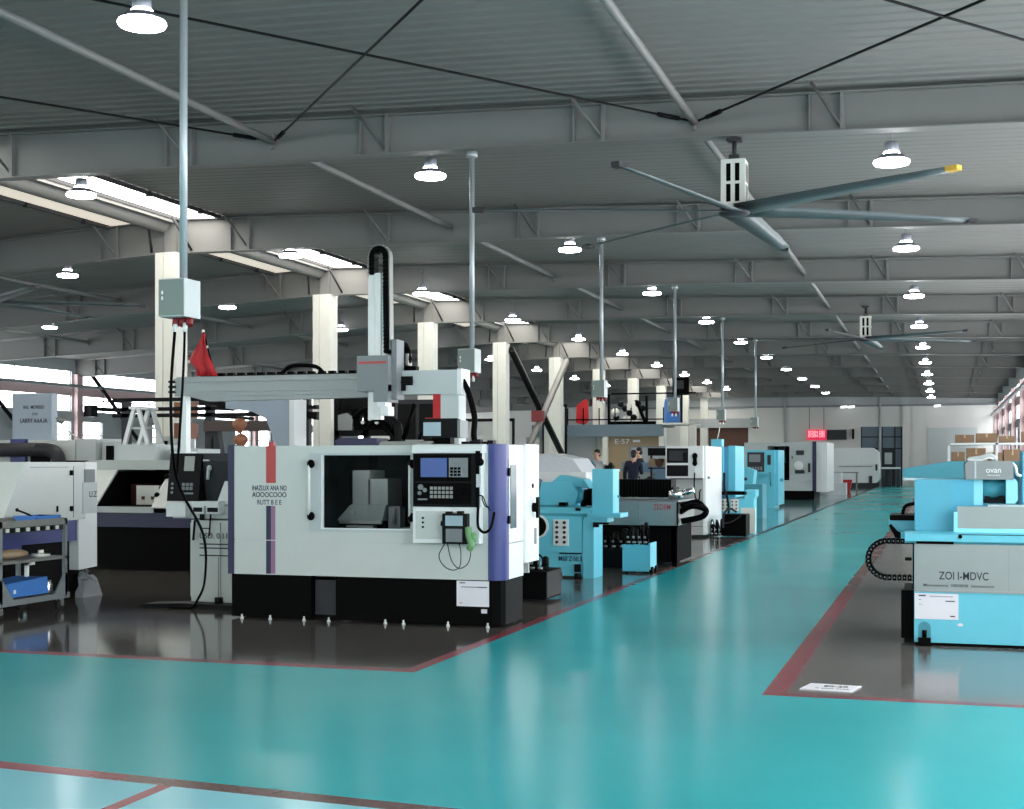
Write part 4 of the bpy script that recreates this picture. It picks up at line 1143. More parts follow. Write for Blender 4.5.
# stainless machine with black slot and red lettering
g1 = thing('stainless_grinder', 'machine with stainless front panels, black bellows and red lettering beside the teal grinder', 'machine', (-4.6, 22.2, 0))
m = MB(); m.box(-5.5, -4.62, 21.68, 21.72, .64, 1.01); m.box(-4.61, -4.0, 21.66, 21.72, .64, 1.01); m.box(-4.02, -4.0, 21.66, 23.2, .64, 1.01); part('front_panel', m, 'brushed', g1, 'brushed stainless panels', bev=.004)
m = MB(); m.box(-5.4, -4.05, 21.75, 23.2, .05, .66); m.box(-4.12, -4.02, 21.75, 21.95, 0, .66); part('base', m, 'black_matte', g1)
m = MB(); m.box(-5.5, -4.0, 21.72, 23.2, .98, 1.04); part('table', m, 'mid_grey', g1)
m = MB()
for k in range(26): m.box(-5.45 + k * .05, -5.41 + k * .05, 21.95, 22.4, 1.09, 1.37)
m.box(-5.45, -4.17, 21.97, 22.38, 1.08, 1.36); part('bellows', m, 'black', g1, 'black folded bellows')
lettering('ZEDEM', .12, (-4.25, 21.655, .93), 'front', 'red_stripe', g1, width=.28)
m = MB(); m.lathe([(.1, 0), (.13, .05), (.13, .12), (.05, .2), (.0, .2)], (-4.1, 22.0, 1.05), 14); m.cyl((-3.98, 22, 1.15), (-3.8, 22, 1.2), .05, 10); part('headstock', m, 'chrome', g1)
m = MB(); m.tube(curve([(-4.0, 21.9, .85), (-3.8, 21.8, .95), (-3.6, 21.9, .9), (-3.65, 21.9, .78), (-3.98, 21.85, .7)]), .05, 8)
m.tube(curve([(-4.0, 21.9, .95), (-3.75, 21.95, 1.02), (-3.62, 21.95, .93)]), .035, 8); part('hose', m, 'black', g1)
bk = thing('surface_grinder', 'blue grey machine head with pale controls beyond the black bellows', 'machine', (-8.0, 38.4, 0))
m = MB(); m.box(-8.7, -7.4, 38.0, 39.0, 0, .86); part('base', m, 'blue_grey', bk, bev=.02)
m = MB(); m.box(-8.6, -7.66, 38.0, 38.6, 1.37, 1.64); part('head', m, 'blue_grey', bk, bev=.03)
m = MB(); m.box(-7.66, -7.33, 38.0, 38.8, .86, 1.65); part('column', m, 'blue_grey', bk, bev=.03)
m = MB(); m.box(-8.55, -7.66, 38.1, 38.5, .86, 1.37); part('work_table', m, 'pale_grey', bk)
m = MB(); m.box(-8.4, -8.1, 38.05, 38.1, 1.05, 1.25)
for k in range(5): m.cyl((-7.98 + k * .07, 38.1, 1.1 + .05 * (k % 3)), (-7.98 + k * .07, 38.04, 1.1 + .05 * (k % 3)), .05, 8)
part('control', m, 'dark_grey', bk)

# blue coolant box with pumps
bx = thing('coolant_box', 'teal coolant box topped with black pumps on the floor by the aisle edge', 'tank', (-4.3, 20.3, 0))
part('tank', MB().box(-4.53, -4.13, 20.05, 20.5, .03, .42), 'teal', bx, bev=.01)
part('side_panel', MB().box(-4.135, -4.11, 20.05, 20.52, .06, .45).box(-4.54, -4.11, 20.04, 20.06, .4, .425), 'teal', bx)
part('caster', MB().cyl((-4.13, 20.12, .05), (-4.08, 20.12, .05), .05, 12).cyl((-4.5, 20.12, .03), (-4.44, 20.12, .03), .03, 12).cyl((-4.13, 20.42, .05), (-4.08, 20.42, .05), .05, 12), 'black', bx)
pump_cluster(-4.5, -4.16, 20.1, 20.45, .42, .33, bx, 4)
hy = thing('hydraulic_unit', 'dark hydraulic unit with hoses in the gap right of the teal grinder', 'pump', (-4.75, 20.9, 0))
part('tank', MB().box(-5.1, -4.5, 20.85, 21.4, .02, .3), 'charcoal', hy, bev=.01)
pump_cluster(-5.05, -4.55, 20.9, 21.3, .3, .35, hy, 4)

# white electrical cabinet with phone handset
w1 = thing('electrical_cabinet', 'tall white and grey control cabinet with black panel and hanging handset, mid row', 'cabinet', (-5.3, 31, 0))
m = MB(); m.box(-5.7, -4.98, 30.0, 32.2, .06, 1.98); part('body', m, 'cabinet_grey', w1, bev=.01)
m = MB(); m.box(-4.985, -4.93, 30.05, 32.35, .06, 2.0); part('side_panel', m, 'white_paint', w1, 'bright white side')
m = MB(); m.box(-5.78, -4.96, 29.85, 30.0, 1.3, 2.0); hd = part('control_head', m, 'white_paint', w1, bev=.01)
m = MB(); m.box(-5.75, -5.28, 29.84, 29.85, 1.63, 1.95); m.box(-5.75, -5.28, 29.84, 29.85, 1.34, 1.58)
m.mi = 1; m.box(-5.7, -5.4, 29.833, 29.84, 1.68, 1.9)
for k in range(5): m.box(-5.45 + k * .03, -5.43 + k * .03, 29.833, 29.84, 1.86, 1.9)
part('screen_and_keys', m, ['charcoal', 'dark_grey'], hd)
m = MB(); m.ball((-5.13, 29.82, 1.78), .07, 8, sx=.9, sy=.5, sz=1.0); m.ball((-5.13, 29.82, 1.62), .06, 8, sx=.9, sy=.5); m.box(-5.17, -5.09, 29.8, 29.85, 1.62, 1.78); m.mi = 1; m.box(-5.16, -5.11, 29.8, 29.84, 1.4, 1.55); hn = part('handset', m, ['black', 'white_paint'], hd)
m = MB(); m.tube(curve([(-5.13, 29.8, 1.42), (-5.14, 29.8, 1.1), (-5.1, 29.8, .85), (-5.03, 29.8, .85), (-5.02, 29.8, 1.0), (-5.0, 29.85, 1.05)]), .016, 6); part('cord', m, 'black', hn)
m = MB(); m.box(-5.7, -4.98, 29.99, 30.0, 1.27, 1.29); m.box(-5.7, -4.98, 29.992, 30.0, .24, .25); m.box(-5.5, -5.12, 29.97, 30.0, .72, .75); part('seam', m, 'dark_grey', w1)
m = MB()
m.box(-4.95, -4.9, 30.3, 30.5, 1.28, 1.33); part('lock', m, 'mid_grey', w1)

# second teal machine with its cabinet and black pump set
t2 = thing('teal_grinder', 'teal grinding machine with tall control cabinet right of the white cabinet', 'machine', (-4.9, 33, 0))
m = MB(); m.box(-5.5, -4.9, 33.2, 34.6, 0, 2.02); part('control_cabinet', m, 'teal_blue', t2, bev=.012)
m = MB(); m.box(-4.9, -4.74, 33.25, 34.8, .8, 2.04); part('side_panel', m, 'teal', t2)
m = MB(); m.box(-5.45, -5.0, 33.0, 33.2, 1.2, 2.0); ch = part('control_head', m, 'teal', t2, bev=.01)
m = MB(); m.box(-5.42, -5.14, 32.99, 33.0, 1.3, 1.95); m.ball((-5.07, 32.98, 1.5), .05, 8, sy=.5, sz=1.6); m.box(-5.38, -5.2, 32.98, 32.99, 1.6, 1.9); part('screen_and_keys', m, 'charcoal', ch)
m = MB(); m.box(-5.3, -5.05, 33.1, 33.5, 2.02, 2.2); part('roof_box', m, 'teal', t2)
m = MB(); m.tube([(-5.18, 33.3, 2.2), (-5.12, 33.3, 2.48)], .012, 6); part('aerial', m, 'cream_paint', t2)
m = MB(); m.box(-5.6, -4.2, 32.45, 33.0, 0, .78); m.prism([(-4.4, .78), (-4.2, .78), (-4.15, .86), (-4.15, 1.0), (-4.4, 1.0)], 'y', 32.4, 33.0); part('base', m, 'teal', t2, bev=.015)
m = MB(); m.box(-5.5, -4.35, 32.4, 33.0, .88, .96); part('splash_lip', m, 'black', t2)
m = MB()
for k in range(2):
    m.mi = 0; m.box(-4.95 + k * .22, -4.77 + k * .22, 32.42, 32.45, .5, .78)
    m.mi = 1
    for i in range(2):
        for j in range(3): m.cyl((-4.91 + k * .22 + i * .09, 32.42, .56 + j * .08), (-4.91 + k * .22 + i * .09, 32.4, .56 + j * .08), .02, 8)
part('button_panel', m, ['cream_paint', 'dark_grey'], t2)
m = MB(); m.tube(curve([(-4.88, 32.4, 1.4), (-4.87, 32.4, 1.0), (-4.8, 32.3, .85), (-4.76, 32.3, .5), (-4.78, 32.3, .1)]), .03, 6); part('hose', m, 'charcoal', t2)
ps = thing('pump_set', 'black pump set with hoses on the floor in front of the teal machine', 'pump', (-4.4, 30.6, 0))
part('tank', MB().box(-4.62, -4.1, 30.4, 31.0, .02, .5), 'black', ps, bev=.015)
part('back_plate', MB().box(-4.3, -3.98, 31.0, 31.1, .05, .62), 'cream_paint', ps)
pump_cluster(-4.9, -4.64, 30.4, 30.9, .02, .42, ps, 3)
part('loop_hose', MB().tube(curve([(-4.6, 30.38, .2), (-4.58, 30.36, .5), (-4.45, 30.36, .62), (-4.3, 30.38, .55)]), .025, 6).tube(curve([(-4.6, 30.36, .3), (-4.4, 30.34, .34), (-4.2, 30.34, .48)]), .012, 6), 'dark_grey', ps)
# small teal machine between
t4 = thing('tool_grinder', 'low teal tool grinder between the two teal cabinets', 'machine', (-5.6, 41, 0))
m = MB(); m.box(-6.4, -5.0, 40.6, 41.6, 0, 1.0); part('base', m, 'teal_dark', t4, bev=.02)
m = MB(); m.prism([(-6.2, 1.0), (-5.3, 1.0), (-5.25, 1.4), (-5.5, 1.5), (-6.0, 1.35)], 'y', 40.7, 41.4); part('head', m, 'teal', t4, bev=.02)
m = MB()
for x in (-5.85, -5.7, -5.5): m.cyl((x, 40.7, 1.15), (x, 40.64, 1.15), .05, 10)
part('knob', m, 'navy', t4)
# third teal cabinet machine
t3 = thing('teal_control_machine', 'farther teal machine with upright control cabinet beside the aisle', 'machine', (-5.9, 50.4, 0))
m = MB(); m.box(-6.7, -5.72, 50.0, 51.4, 0, 2.08); part('body', m, 'teal', t3, bev=.015)
m = MB(); m.box(-5.72, -5.6, 50.05, 52.0, .1, 2.08); part('side_panel', m, 'teal', t3)
m = MB(); m.box(-6.7, -5.7, 49.75, 50.0, 1.22, 2.06); hd = part('control_head', m, 'teal', t3, bev=.01)
m = MB(); m.box(-6.66, -6.06, 49.74, 49.75, 1.3, 2.0); m.mi = 1; m.box(-6.6, -6.2, 49.73, 49.74, 1.65, 1.92)
for i in range(5): m.box(-6.6 + i * .1, -6.54 + i * .1, 49.73, 49.74, 1.36, 1.48)
m.mi = 0; m.box(-5.95, -5.83, 49.72, 49.75, 1.55, 1.9)
part('screen_and_keys', m, ['dark_grey', 'mid_grey'], hd)
m = MB(); m.box(-6.55, -6.0, 49.97, 50.0, .55, .62); m.tube([(-5.85, 49.75, 1.3), (-5.85, 49.9, .8)], .03, 6); m.box(-5.62, -5.5, 50.6, 50.8, .95, 1.05); part('fitting', m, 'teal_dark', t3)
# far pale machining centre
c2 = thing('machining_centre', 'large pale grey machine with dark opening far along the row under the red display', 'machine', (-6.6, 62, 0))
m = MB()
m.box(-8.3, -7.3, 61, 64, .4, 2.5); m.box(-6.35, -5.25, 61, 64, .4, 2.52); m.box(-7.3, -6.35, 61, 64, 2.35, 2.5); m.box(-7.3, -6.35, 61, 64, .4, .85); m.box(-7.3, -6.35, 63.8, 64, .8, 2.4)
part('enclosure', m, 'pale_grey', c2, bev=.015)
m = MB(); m.box(-7.28, -6.37, 63.6, 63.8, .8, 2.4); m.box(-7.28, -6.37, 61.6, 63.8, .85, .9); part('work_chamber', m, 'black', c2)
m = MB(); m.box(-7.0, -6.7, 62.4, 63.2, 1.6, 2.35); m.cyl((-6.85, 62.6, 1.3), (-6.85, 62.6, 1.6), .1, 10); part('spindle', m, 'dark_grey', c2)
m = MB(); m.box(-5.36, -5.2, 60.95, 61.1, .4, 2.54); part('corner_post', m, 'navy', c2)
m = MB(); m.box(-5.2, -4.75, 61.1, 65, .35, 2.5); part('side_panel', m, 'white_paint', c2)
m = MB(); m.box(-8.2, -5.3, 61.2, 64, 0, .42); part('base', m, 'black', c2)
m = MB(); m.box(-6.05, -5.72, 60.9, 61, 1.95, 2.15); m.mi = 1; m.ball((-5.95, 60.92, 1.5), .2, 10, sy=.3); m.mi = 0; m.box(-6.1, -5.7, 60.9, 61, 1.15, 1.3); m.box(-5.55, -5.45, 60.95, 61, 1.2, 1.6); m.box(-6.25, -6.2, 60.95, 61, 1.8, 1.9); part('panel', m, ['dark_grey', 'white_paint'], c2)
# white wrapped machine at the end
w2 = thing('wrapped_machine', 'long white machine under a pale cover at the far end of the aisle', 'machine', (-5.4, 93, 0))
m = MB(); m.prism([(-7.1, .3), (-4.05, .3), (-3.85, .6), (-3.95, 2.3), (-4.3, 2.56), (-6.6, 2.56), (-7.2, 2.2)], 'y', 92, 95); part('cover', m, 'white_paint', w2, bev=.06)
m = MB(); m.box(-7.0, -4.0, 92.1, 94.9, 0, .32); part('base', m, 'dark_grey', w2)
m = MB(); m.box(-4.5, -4.3, 91.9, 92, .3, .75); m.box(-4.1, -3.98, 91.9, 92, 1.1, 1.5); m.box(-6.4, -4.3, 91.95, 92, 1.35, 1.38); part('fitting', m, 'dark_grey', w2)
nz = thing('wrapped_crates', 'white plastic wrapped pile with dark bits beside the far pale machine', 'crates', (-5.2, 72, 0))
m = MB()
for a, b, c, d, e in ((-6.1, -4.9, 72, 73.5, 1.1), (-5.6, -4.6, 70.8, 72, .6), (-6.6, -5.9, 73, 74, 1.9)): m.box(a, b, c, d, 0, e)
part('crate', m, 'plastic_film', nz, bev=.08)
solo('red_cart', MB().prism([(-5.5, .15), (-4.95, .15), (-4.85, .65), (-5.55, .65)], 'y', 80, 80.6).cyl((-5.4, 80.2, .0), (-5.4, 80.2, .15), .05, 8).cyl((-5.05, 80.2, 0), (-5.05, 80.2, .15), .05, 8).cyl((-5.4, 80.5, .0), (-5.4, 80.5, .15), .05, 8).cyl((-5.05, 80.5, 0), (-5.05, 80.5, .15), .05, 8), 'red', 'small dark red bin cart in front of the far wrapped machine', 'cart', (-5.2, 80.3, 0))
wt = thing('work_table', 'thin-legged work table in front of the far wrapped machine', 'table', (-5.6, 84, 0))
part('table_top', MB().box(-6.6, -4.7, 83.6, 84.4, 1.0, 1.06), 'mid_grey', wt)
for x in (-6.5, -4.85):
    for y in (83.65, 84.3): part('leg', MB().box(x, x + .06, y, y + .06, 0, 1.0), 'mid_grey', wt)
dt = thing('display_stand', 'white-topped stand with grey drapes near the far doorway', 'table', (-3.2, 94, 0))
part('table_top', MB().box(-3.8, -2.6, 93.6, 94.6, 1.2, 1.3), 'white_paint', dt)
for x in (-3.75, -3.4, -2.85):
    part('leg', MB().box(x, x + .22, 93.7, 94.5, 0, 1.2), 'dark_grey', dt)

# led display and dark board on the far wall, wall lights
ls = thing('led_display', 'glowing red display board hanging on the far wall', 'display', (-8.35, 98.7, 3.2))
part('panel', MB().box(-9.05, -7.72, 98.7, 98.85, 3.2, 3.92), 'led_red', ls)
for z in (3.72, 3.48):
    lettering('WELCOME' if False else 'EOEN DEI', .3, (-8.4, 98.69, z), 'front', 'led_text', ls, width=1.1)
for x in (-8.9, -7.9): part('hanger', MB().tube([(x, 98.78, 3.9), (x, 98.78, 5.5)], .02, 6), 'dark_grey', ls)
solo('notice_board', MB().box(-7.7, -6.35, 98.75, 98.9, 3.2, 3.9).box(-7.66, -6.39, 98.74, 98.75, 3.24, 3.86), 'dark_grey', 'dark unlit board right of the red display', 'board', (-7.0, 98.82, 3.2))
solo('wall_speaker', MB().box(-5.98, -5.84, 98.75, 98.95, 3.25, 3.95).cyl((-5.91, 98.75, 3.8), (-5.91, 98.72, 3.8), .05, 8), 'black', 'slim black speaker on the far wall', 'speaker', (-5.91, 98.85, 3.2))
for x in (-6.5, -6.0, 1.6 - 1.9):
    solo('wall_lamp', MB().prism([(x - .22, 5.38), (x + .22, 5.42), (x + .22, 5.56), (x - .22, 5.54)], 'y', 98.3, 98.5), 'dim_lamp', {-6.5: 'left of the pair of flat white lamps on the far wall ledge', -6.0: 'right of the pair of flat white lamps on the far wall ledge'}.get(x, 'single flat white lamp on the right part of the far wall ledge'), 'lamp', (x, 98.4, 5.4))

# raised platform at the back left
mz = thing('mezzanine', 'blue grey raised platform with black railing at the back left', 'platform', (-15, 67, 0))
part('deck_beam', MB().box(-19.5, -12.9, 65.9, 66.2, 2.9, 3.48).box(-19.5, -12.9, 66.2, 69, 3.38, 3.48), 'door_grey', mz)
for x in (-19.4, -15.9, -13.1):
    part('post', MB().box(x, x + .25, 65.95, 66.2, 0, 2.9), 'cream_paint', mz)
m = MB()
m.box(-19.4, -12.9, 65.95, 66.0, 3.7, 3.76); m.box(-15.5, -11.3, 66, 66.06, 4.95, 5.02)
for k in range(9): m.box(-19.3 + k * .8, -19.25 + k * .8, 65.95, 66.0, 3.48, 4.3)
part('railing', m, 'black', mz)
part('back_panel', MB().box(-20, -16.2, 68.9, 69, 3.48, 4.45), 'wall_upper', mz)
part('under_panel', MB().box(-20, -16.4, 66.6, 66.7, 0, 2.9), 'wall_upper', mz)
part('tan_panel', MB().box(-15.9, -13.1, 66.3, 66.4, 0, 2.9), 'tan', mz, 'tan panel under the platform')
lettering('E·57', .32, (-15.0, 66.29, 2.65), 'front', 'white_paint', mz, width=.75)
part('exit_light', MB().box(-14.45, -14.1, 66.25, 66.29, 2.62, 2.74), 'paper', mz)
rf = solo('red_cloth', MB().prism([(-17.35, 3.6), (-16.95, 3.5), (-16.7, 3.7), (-16.75, 4.7), (-16.85, 4.78), (-17.3, 4.45)], 'y', 66.3, 66.45), 'red', 'red cloth hanging on the platform railing', 'cloth', (-17.0, 66.37, 3.48))
eg = thing('black_machine_frame', 'black machine frame with pale parts standing on the platform', 'machine', (-14.5, 67, 3.48))
m = MB()
m.box(-15.8, -15.7, 66.6, 66.8, 3.48, 5.0); m.box(-13.9, -13.8, 66.6, 66.8, 3.48, 4.9); m.box(-15.8, -13.4, 66.6, 66.8, 3.5, 3.65)
m.prism([(-14.0, 3.6), (-13.85, 3.6), (-14.3, 4.7), (-14.45, 4.7)], 'y', 66.6, 66.8)
part('frame', m, 'black', eg)
for k in range(7): part('motor', MB().ball((-15.4 + k * .22, 66.8, 3.85 + .22 * ((k * 3) % 4)), .16, 7), 'charcoal', eg)
part('cover', MB().ball((-15.4, 66.6, 4.1), .22, 7), 'cream_paint', eg)
part('cover', MB().ball((-14.9, 66.6, 3.8), .12, 7), 'cream_paint', eg)
part('control_box', MB().box(-14.8, -14.6, 66.5, 66.7, 4.2, 4.5), 'cream_paint', eg)
solo('blue_drum', MB().lathe([(.42, 0), (.45, .1), (.45, .9), (.4, 1.2), (.25, 1.28), (.0, 1.28)], (-12.6, 67, 3.55), 14), 'blue', 'blue drum at the right end of the platform', 'drum', (-12.6, 67, 3.55))
part('side_deck', MB().box(-12.9, -11.4, 65.9, 68, 3.45, 3.55).box(-11.6, -11.3, 65.9, 66.2, 0, 3.5), 'cream_paint', mz)
sb = thing('black_display', 'black square display board above the platform', 'display', (-12.1, 66.4, 4.9))
part('housing', MB().box(-12.5, -11.7, 66.3, 66.5, 4.9, 5.75), 'black', sb, bev=.02)
part('screen', MB().box(-12.3, -11.95, 66.28, 66.3, 5.2, 5.6), 'dark_grey', sb)
part('bracket', MB().box(-12.15, -12.05, 66.5, 66.6, 3.55, 5.5), 'charcoal', sb)
# X brace of steel in front of the far columns
xb = thing('cross_brace', 'pair of crossed steel braces with red joint beside the white column', 'brace', (-15.8, 55, 0))
part('bar', MB().tube([(-15.72, 58.5, 6.1), (-15.72, 49.5, .1)], .14, 4), 'beam_paint', xb, 'pale grey brace')
part('bar', MB().tube([(-15.92, 51.0, 6.0), (-15.92, 62.0, .1)], .14, 4), 'charcoal', xb, 'dark brace')
part('joint', MB().box(-16.0, -15.55, 54.0, 54.4, 3.3, 3.75), 'brick', xb)
# pale screens behind the columns
for i, (a, b, y, h) in enumerate(((-22, -18.6, 60, 3.6), (-26.5, -23, 62, 4.2), (-18.4, -17.2, 64, 4.4))):
    p = thing('partition_screen', ['wide pale partition screen behind the fourth white column', 'farther pale partition screen left of the fourth column', 'narrow pale partition screen beside the platform'][i], 'screen', ((a + b) / 2, y, 0))
    part('panel', MB().box(a, b, y, y + .08, .1, h), 'wall_white', p)
    part('frame', MB().box(a, a + .08, y - .04, y + .12, 0, h).box(b - .08, b, y - .04, y + .12, 0, h).box(a, b, y - .02, y + .1, h - .1, h + .04), 'charcoal', p)
# dark plant seen above the front machine
sk = thing('engine_test_stand', 'black tubular stand carrying a pale and black engine, above the front machine', 'machine', (-9.7, 22.2, 0))
m = MB()
for x in (-10.1, -9.55, -9.05): m.box(x, x + .1, 22, 22.1, 0, 2.75)
m.box(-10.1, -8.95, 22, 22.1, 2.1, 2.2); m.box(-10.2, -9.2, 22.3, 22.5, 2.45, 2.8); m.box(-10.2, -9.2, 22.3, 22.5, 2.82, 2.88)
part('frame', m, 'charcoal', sk)
m = MB(); random.seed(5)
m.box(-9.85, -9.05, 21.98, 22.2, 2.2, 2.26)
for k in range(9):
    x = -9.85 + k * .09; h = .1 + .1 * ((k * 5) % 3)
    m.box(x, x + .07, 21.95, 22.1, 2.26, 2.26 + h)
    m.cyl((x + .035, 21.93, 2.24 + h * .6), (x + .035, 21.99, 2.24 + h * .6), .03, 8)
m.tube(curve([(-9.7, 21.92, 2.4), (-9.5, 21.9, 2.55), (-9.3, 21.9, 2.5), (-9.1, 21.9, 2.48), (-9.0, 21.9, 2.3), (-9.08, 21.92, 2.22)]), .035, 8)
m.tube(curve([(-9.4, 21.9, 2.28), (-9.2, 21.88, 2.36), (-9.05, 21.9, 2.16), (-9.0, 21.95, 2.1)]), .03, 8)
part('engine_block', m, 'black', sk)
part('engine_cover', MB().prism([(-9.98, 2.2), (-9.72, 2.2), (-9.7, 2.42), (-9.8, 2.5), (-9.98, 2.46)], 'y', 21.9, 21.97), 'steel_dull', sk, bev=.02)
for k in range(4): part('cylinder_head', MB().cyl((-9.5 + k * .13, 21.92, 2.33 + .06 * (k % 2)), (-9.5 + k * .13, 21.86, 2.33 + .06 * (k % 2)), .035, 10), 'steel', sk)
ex = thing('extraction_duct', 'black bent extraction duct above the front machine', 'duct', (-8.6, 21, 0))
part('pipe', MB().tube(curve([(-9.0, 21, 2.42), (-8.75, 21, 2.4), (-8.55, 21, 2.28), (-8.48, 21, 2.0), (-8.48, 21, 0)]), .07, 8), 'charcoal', ex)
part('branch', MB().tube([(-8.4, 21, 2.02), (-8.2, 21, 2.6)], .04, 8).box(-8.72, -8.5, 20.9, 21.1, 1.9, 2.02), 'black', ex)
part('base_plate', MB().box(-8.65, -8.3, 20.85, 21.15, 0, .03), 'charcoal', ex)
db = thing('dark_cabinet', 'tall dark cabinet behind the engine stand', 'cabinet', (-11.6, 30, 0))
part('body', MB().box(-12.2, -11.1, 30, 31, 0, 3.1), 'dark_grey', db, bev=.02)
part('door', MB().box(-12.15, -11.7, 29.98, 30, .1, 3.0).box(-11.6, -11.15, 29.98, 30, .1, 3.0), 'charcoal', db)
wv = thing('pale_cover', 'big white curved machine cover behind the bent black duct', 'machine', (-12, 34, 0))
part('cover', MB().prism([(-14.7, 0), (-12.8, 0), (-12.8, 2.2), (-13.0, 2.5), (-13.4, 2.62), (-14.7, 2.62)], 'y', 34, 36), 'white_paint', wv, bev=.05)
part('window', MB().box(-14.2, -13.2, 33.97, 34, .9, 1.5), 'dark_grey', wv)
wm = thing('white_machine', 'low white machine with plastic cover behind the teal grinder', 'machine', (-8.5, 26, 0))
part('body', MB().box(-9.4, -6.6, 26, 27.5, 0, 1.45), 'white_paint', wm, bev=.02)
part('cover', MB().prism([(-8.6, 1.45), (-6.7, 1.45), (-6.9, 1.72), (-7.4, 1.82), (-8.3, 1.75)], 'y', 26.1, 27.4), 'plastic_film', wm, bev=.05)
part('panel', MB().box(-9.38, -9.2, 25.97, 26, .6, 1.4).box(-8.95, -8.85, 25.97, 26, .8, 1.3), 'dark_grey', wm)
bn = thing('inspection_bench', 'pale bench with small instruments where the people stand', 'table', (-9.0, 36.1, 0))
part('table_top', MB().box(-9.7, -8.3, 35.8, 36.4, 1.4, 1.45), 'white_paint', bn)
for x in (-9.65, -8.43):
    part('leg', MB().box(x, x + .08, 35.9, 36.3, 0, 1.4), 'pale_grey', bn)
for i, (x, c, h) in enumerate(((-9.0, 'blue_grey', .22), (-8.75, 'pale_grey', .26), (-8.5, 'charcoal', .16))):
    solo('instrument', MB().box(x - .1, x + .1, 35.95, 36.2, 1.451, 1.451 + h * .7).cyl((x, 36.05, 1.45 + h * .6), (x + .06, 36.02, 1.45 + h), .05, 8), c, ['blue grey', 'pale grey', 'low dark'][i] + ' instrument on the pale bench', 'instrument', (x, 36.1, 1.45))
pb = thing('white_board', 'pale grey standing board behind the people', 'board', (-8.6, 42, 0))
part('board', MB().box(-9.2, -8.05, 42, 42.06, .8, 2.1), 'wall_upper', pb)
part('frame', MB().box(-9.28, -9.2, 41.97, 42.09, 0, 2.14).box(-8.05, -7.97, 41.97, 42.09, 0, 2.14).box(-9.2, -8.05, 41.97, 42.09, 2.1, 2.14), 'mid_grey', pb)
sr = thing('spare_rack', 'dark rack with pale spools left of the white cabinet', 'rack', (-6.3, 32.2, 0))
part('shelf', MB().box(-6.62, -6.08, 32, 32.5, 1.8, 1.98), 'charcoal', sr)
part('shelf', MB().box(-6.62, -6.08, 32, 32.5, 1.49, 1.52), 'charcoal', sr)
for x in (-6.64, -6.1): part('post', MB().box(x, x + .03, 32.4, 32.5, 0, 1.98), 'charcoal', sr)
for k in range(3):
    solo('spool', MB().cyl((-6.52 + k * .18, 32.0, 1.655), (-6.52 + k * .18, 32.35, 1.655), .08, 12).cyl((-6.52 + k * .18, 31.97, 1.615), (-6.52 + k * .18, 32.0, 1.615), .09, 12), 'tan' if k != 1 else 'brown', 'spool on the dark rack, %s from its left end' % ORD[k], 'spool', (-6.52 + k * .18, 32.15, 1.52), 'spools on the dark rack')
# ================================================================ RIGHT MACHINES
rm = thing('surface_grinder', 'teal grinding machine with grey nameplate panel and cable chain at the right edge', 'machine', (.8, 13.6, 0))
Yr = 12.95
m = MB(); m.box(-.24, 2.2, Yr, 14.3, .03, .485); m.box(-.24, 2.2, Yr + .02, 14.3, .485, .92)
part('base', m, 'teal', rm, bev=.008)
m = MB(); m.box(-.235, 2.2, Yr + .03, 14.2, 0, .035); part('plinth', m, 'black', rm)
m = MB(); m.box(-.235, 2.2, Yr - .012, Yr + .02, .485, .915); m.box(-.235, 2.2, Yr - .02, Yr, .487, .505); fp = part('front_panel', m, 'panel_grey', rm, 'grey front panel with lettering', bev=.004)
m = MB(); m.box(.56, .563, Yr - .014, Yr - .01, .51, .9); part('seam', m, 'mid_grey', fp)
lettering('ZOI I-MDVC', .1, (.185, Yr - .013, .63), 'front', 'ink', rm, width=.42)
lettering('Moooooooo  IIIIIIIIIIIIII  Ioooooooo', .035, (.14, Yr - .013, .545), 'front', 'ink', rm, width=.6)
m = MB(); m.prism([(Yr - .03, .94), (Yr - .03, 1.0), (Yr + .05, 1.02), (14.3, 1.02), (14.3, .92), (Yr, .92)], 'x', -.32, 2.2); tb = part('table', m, 'teal', rm, bev=.008)
m = MB(); m.box(-.22, .1, Yr - .035, Yr - .0, .915, .94); m.cyl((.155, Yr - .03, .985), (.155, Yr - .04, .985), .018, 10); m.box(.14, 2.2, Yr - .032, Yr - .028, 1.0, 1.006); part('slot', m, 'black', tb)
m = MB(); m.box(-.24, .1, Yr + .25, 14.2, 1.02, 1.49); m.box(.1, .28, Yr + .45, 14.2, 1.02, 1.49); part('splash_guard', m, 'guard_teal', rm, 'blue teal splash guard', bev=.01)
m = MB(); m.box(.13, 2.2, Yr + .1, Yr + .13, 1.05, 1.25); pl = part('chuck_panel', m, 'panel_grey', rm, bev=.004)
m = MB(); m.box(.1, 2.2, Yr + .06, Yr + .14, 1.02, 1.055); m.box(.1, .135, Yr + .08, Yr + .14, 1.02, 1.2); part('ledge', m, 'teal_light', pl)
m = MB(); m.box(.25, .36, Yr + .5, Yr + .9, 1.25, 1.495); m.box(.56, .64, Yr + .45, Yr + .9, 1.27, 1.495); m.prism([(.64, 1.28), (.66, 1.3), (.66, 1.47), (.64, 1.49)], 'y', Yr + .45, Yr + .9); part('wheel_guard', m, 'teal_light', rm, bev=.012)
m = MB(); m.cyl((.36, Yr + .72, 1.4), (.56, Yr + .72, 1.4), .1, 20); part('wheel_cover', m, 'teal', rm)
m = MB(); m.box(.37, .56, Yr + .55, Yr + .75, 1.27, 1.3); m.box(.38, .42, Yr + .52, Yr + .6, 1.3, 1.335); m.box(.5, .55, Yr + .52, Yr + .6, 1.3, 1.335); part('nozzle', m, 'charcoal', rm)
m = MB(); m.box(.4, .72, Yr + .3, Yr + .42, 1.245, 1.262); part('workpiece', m, 'steel_pale', rm)
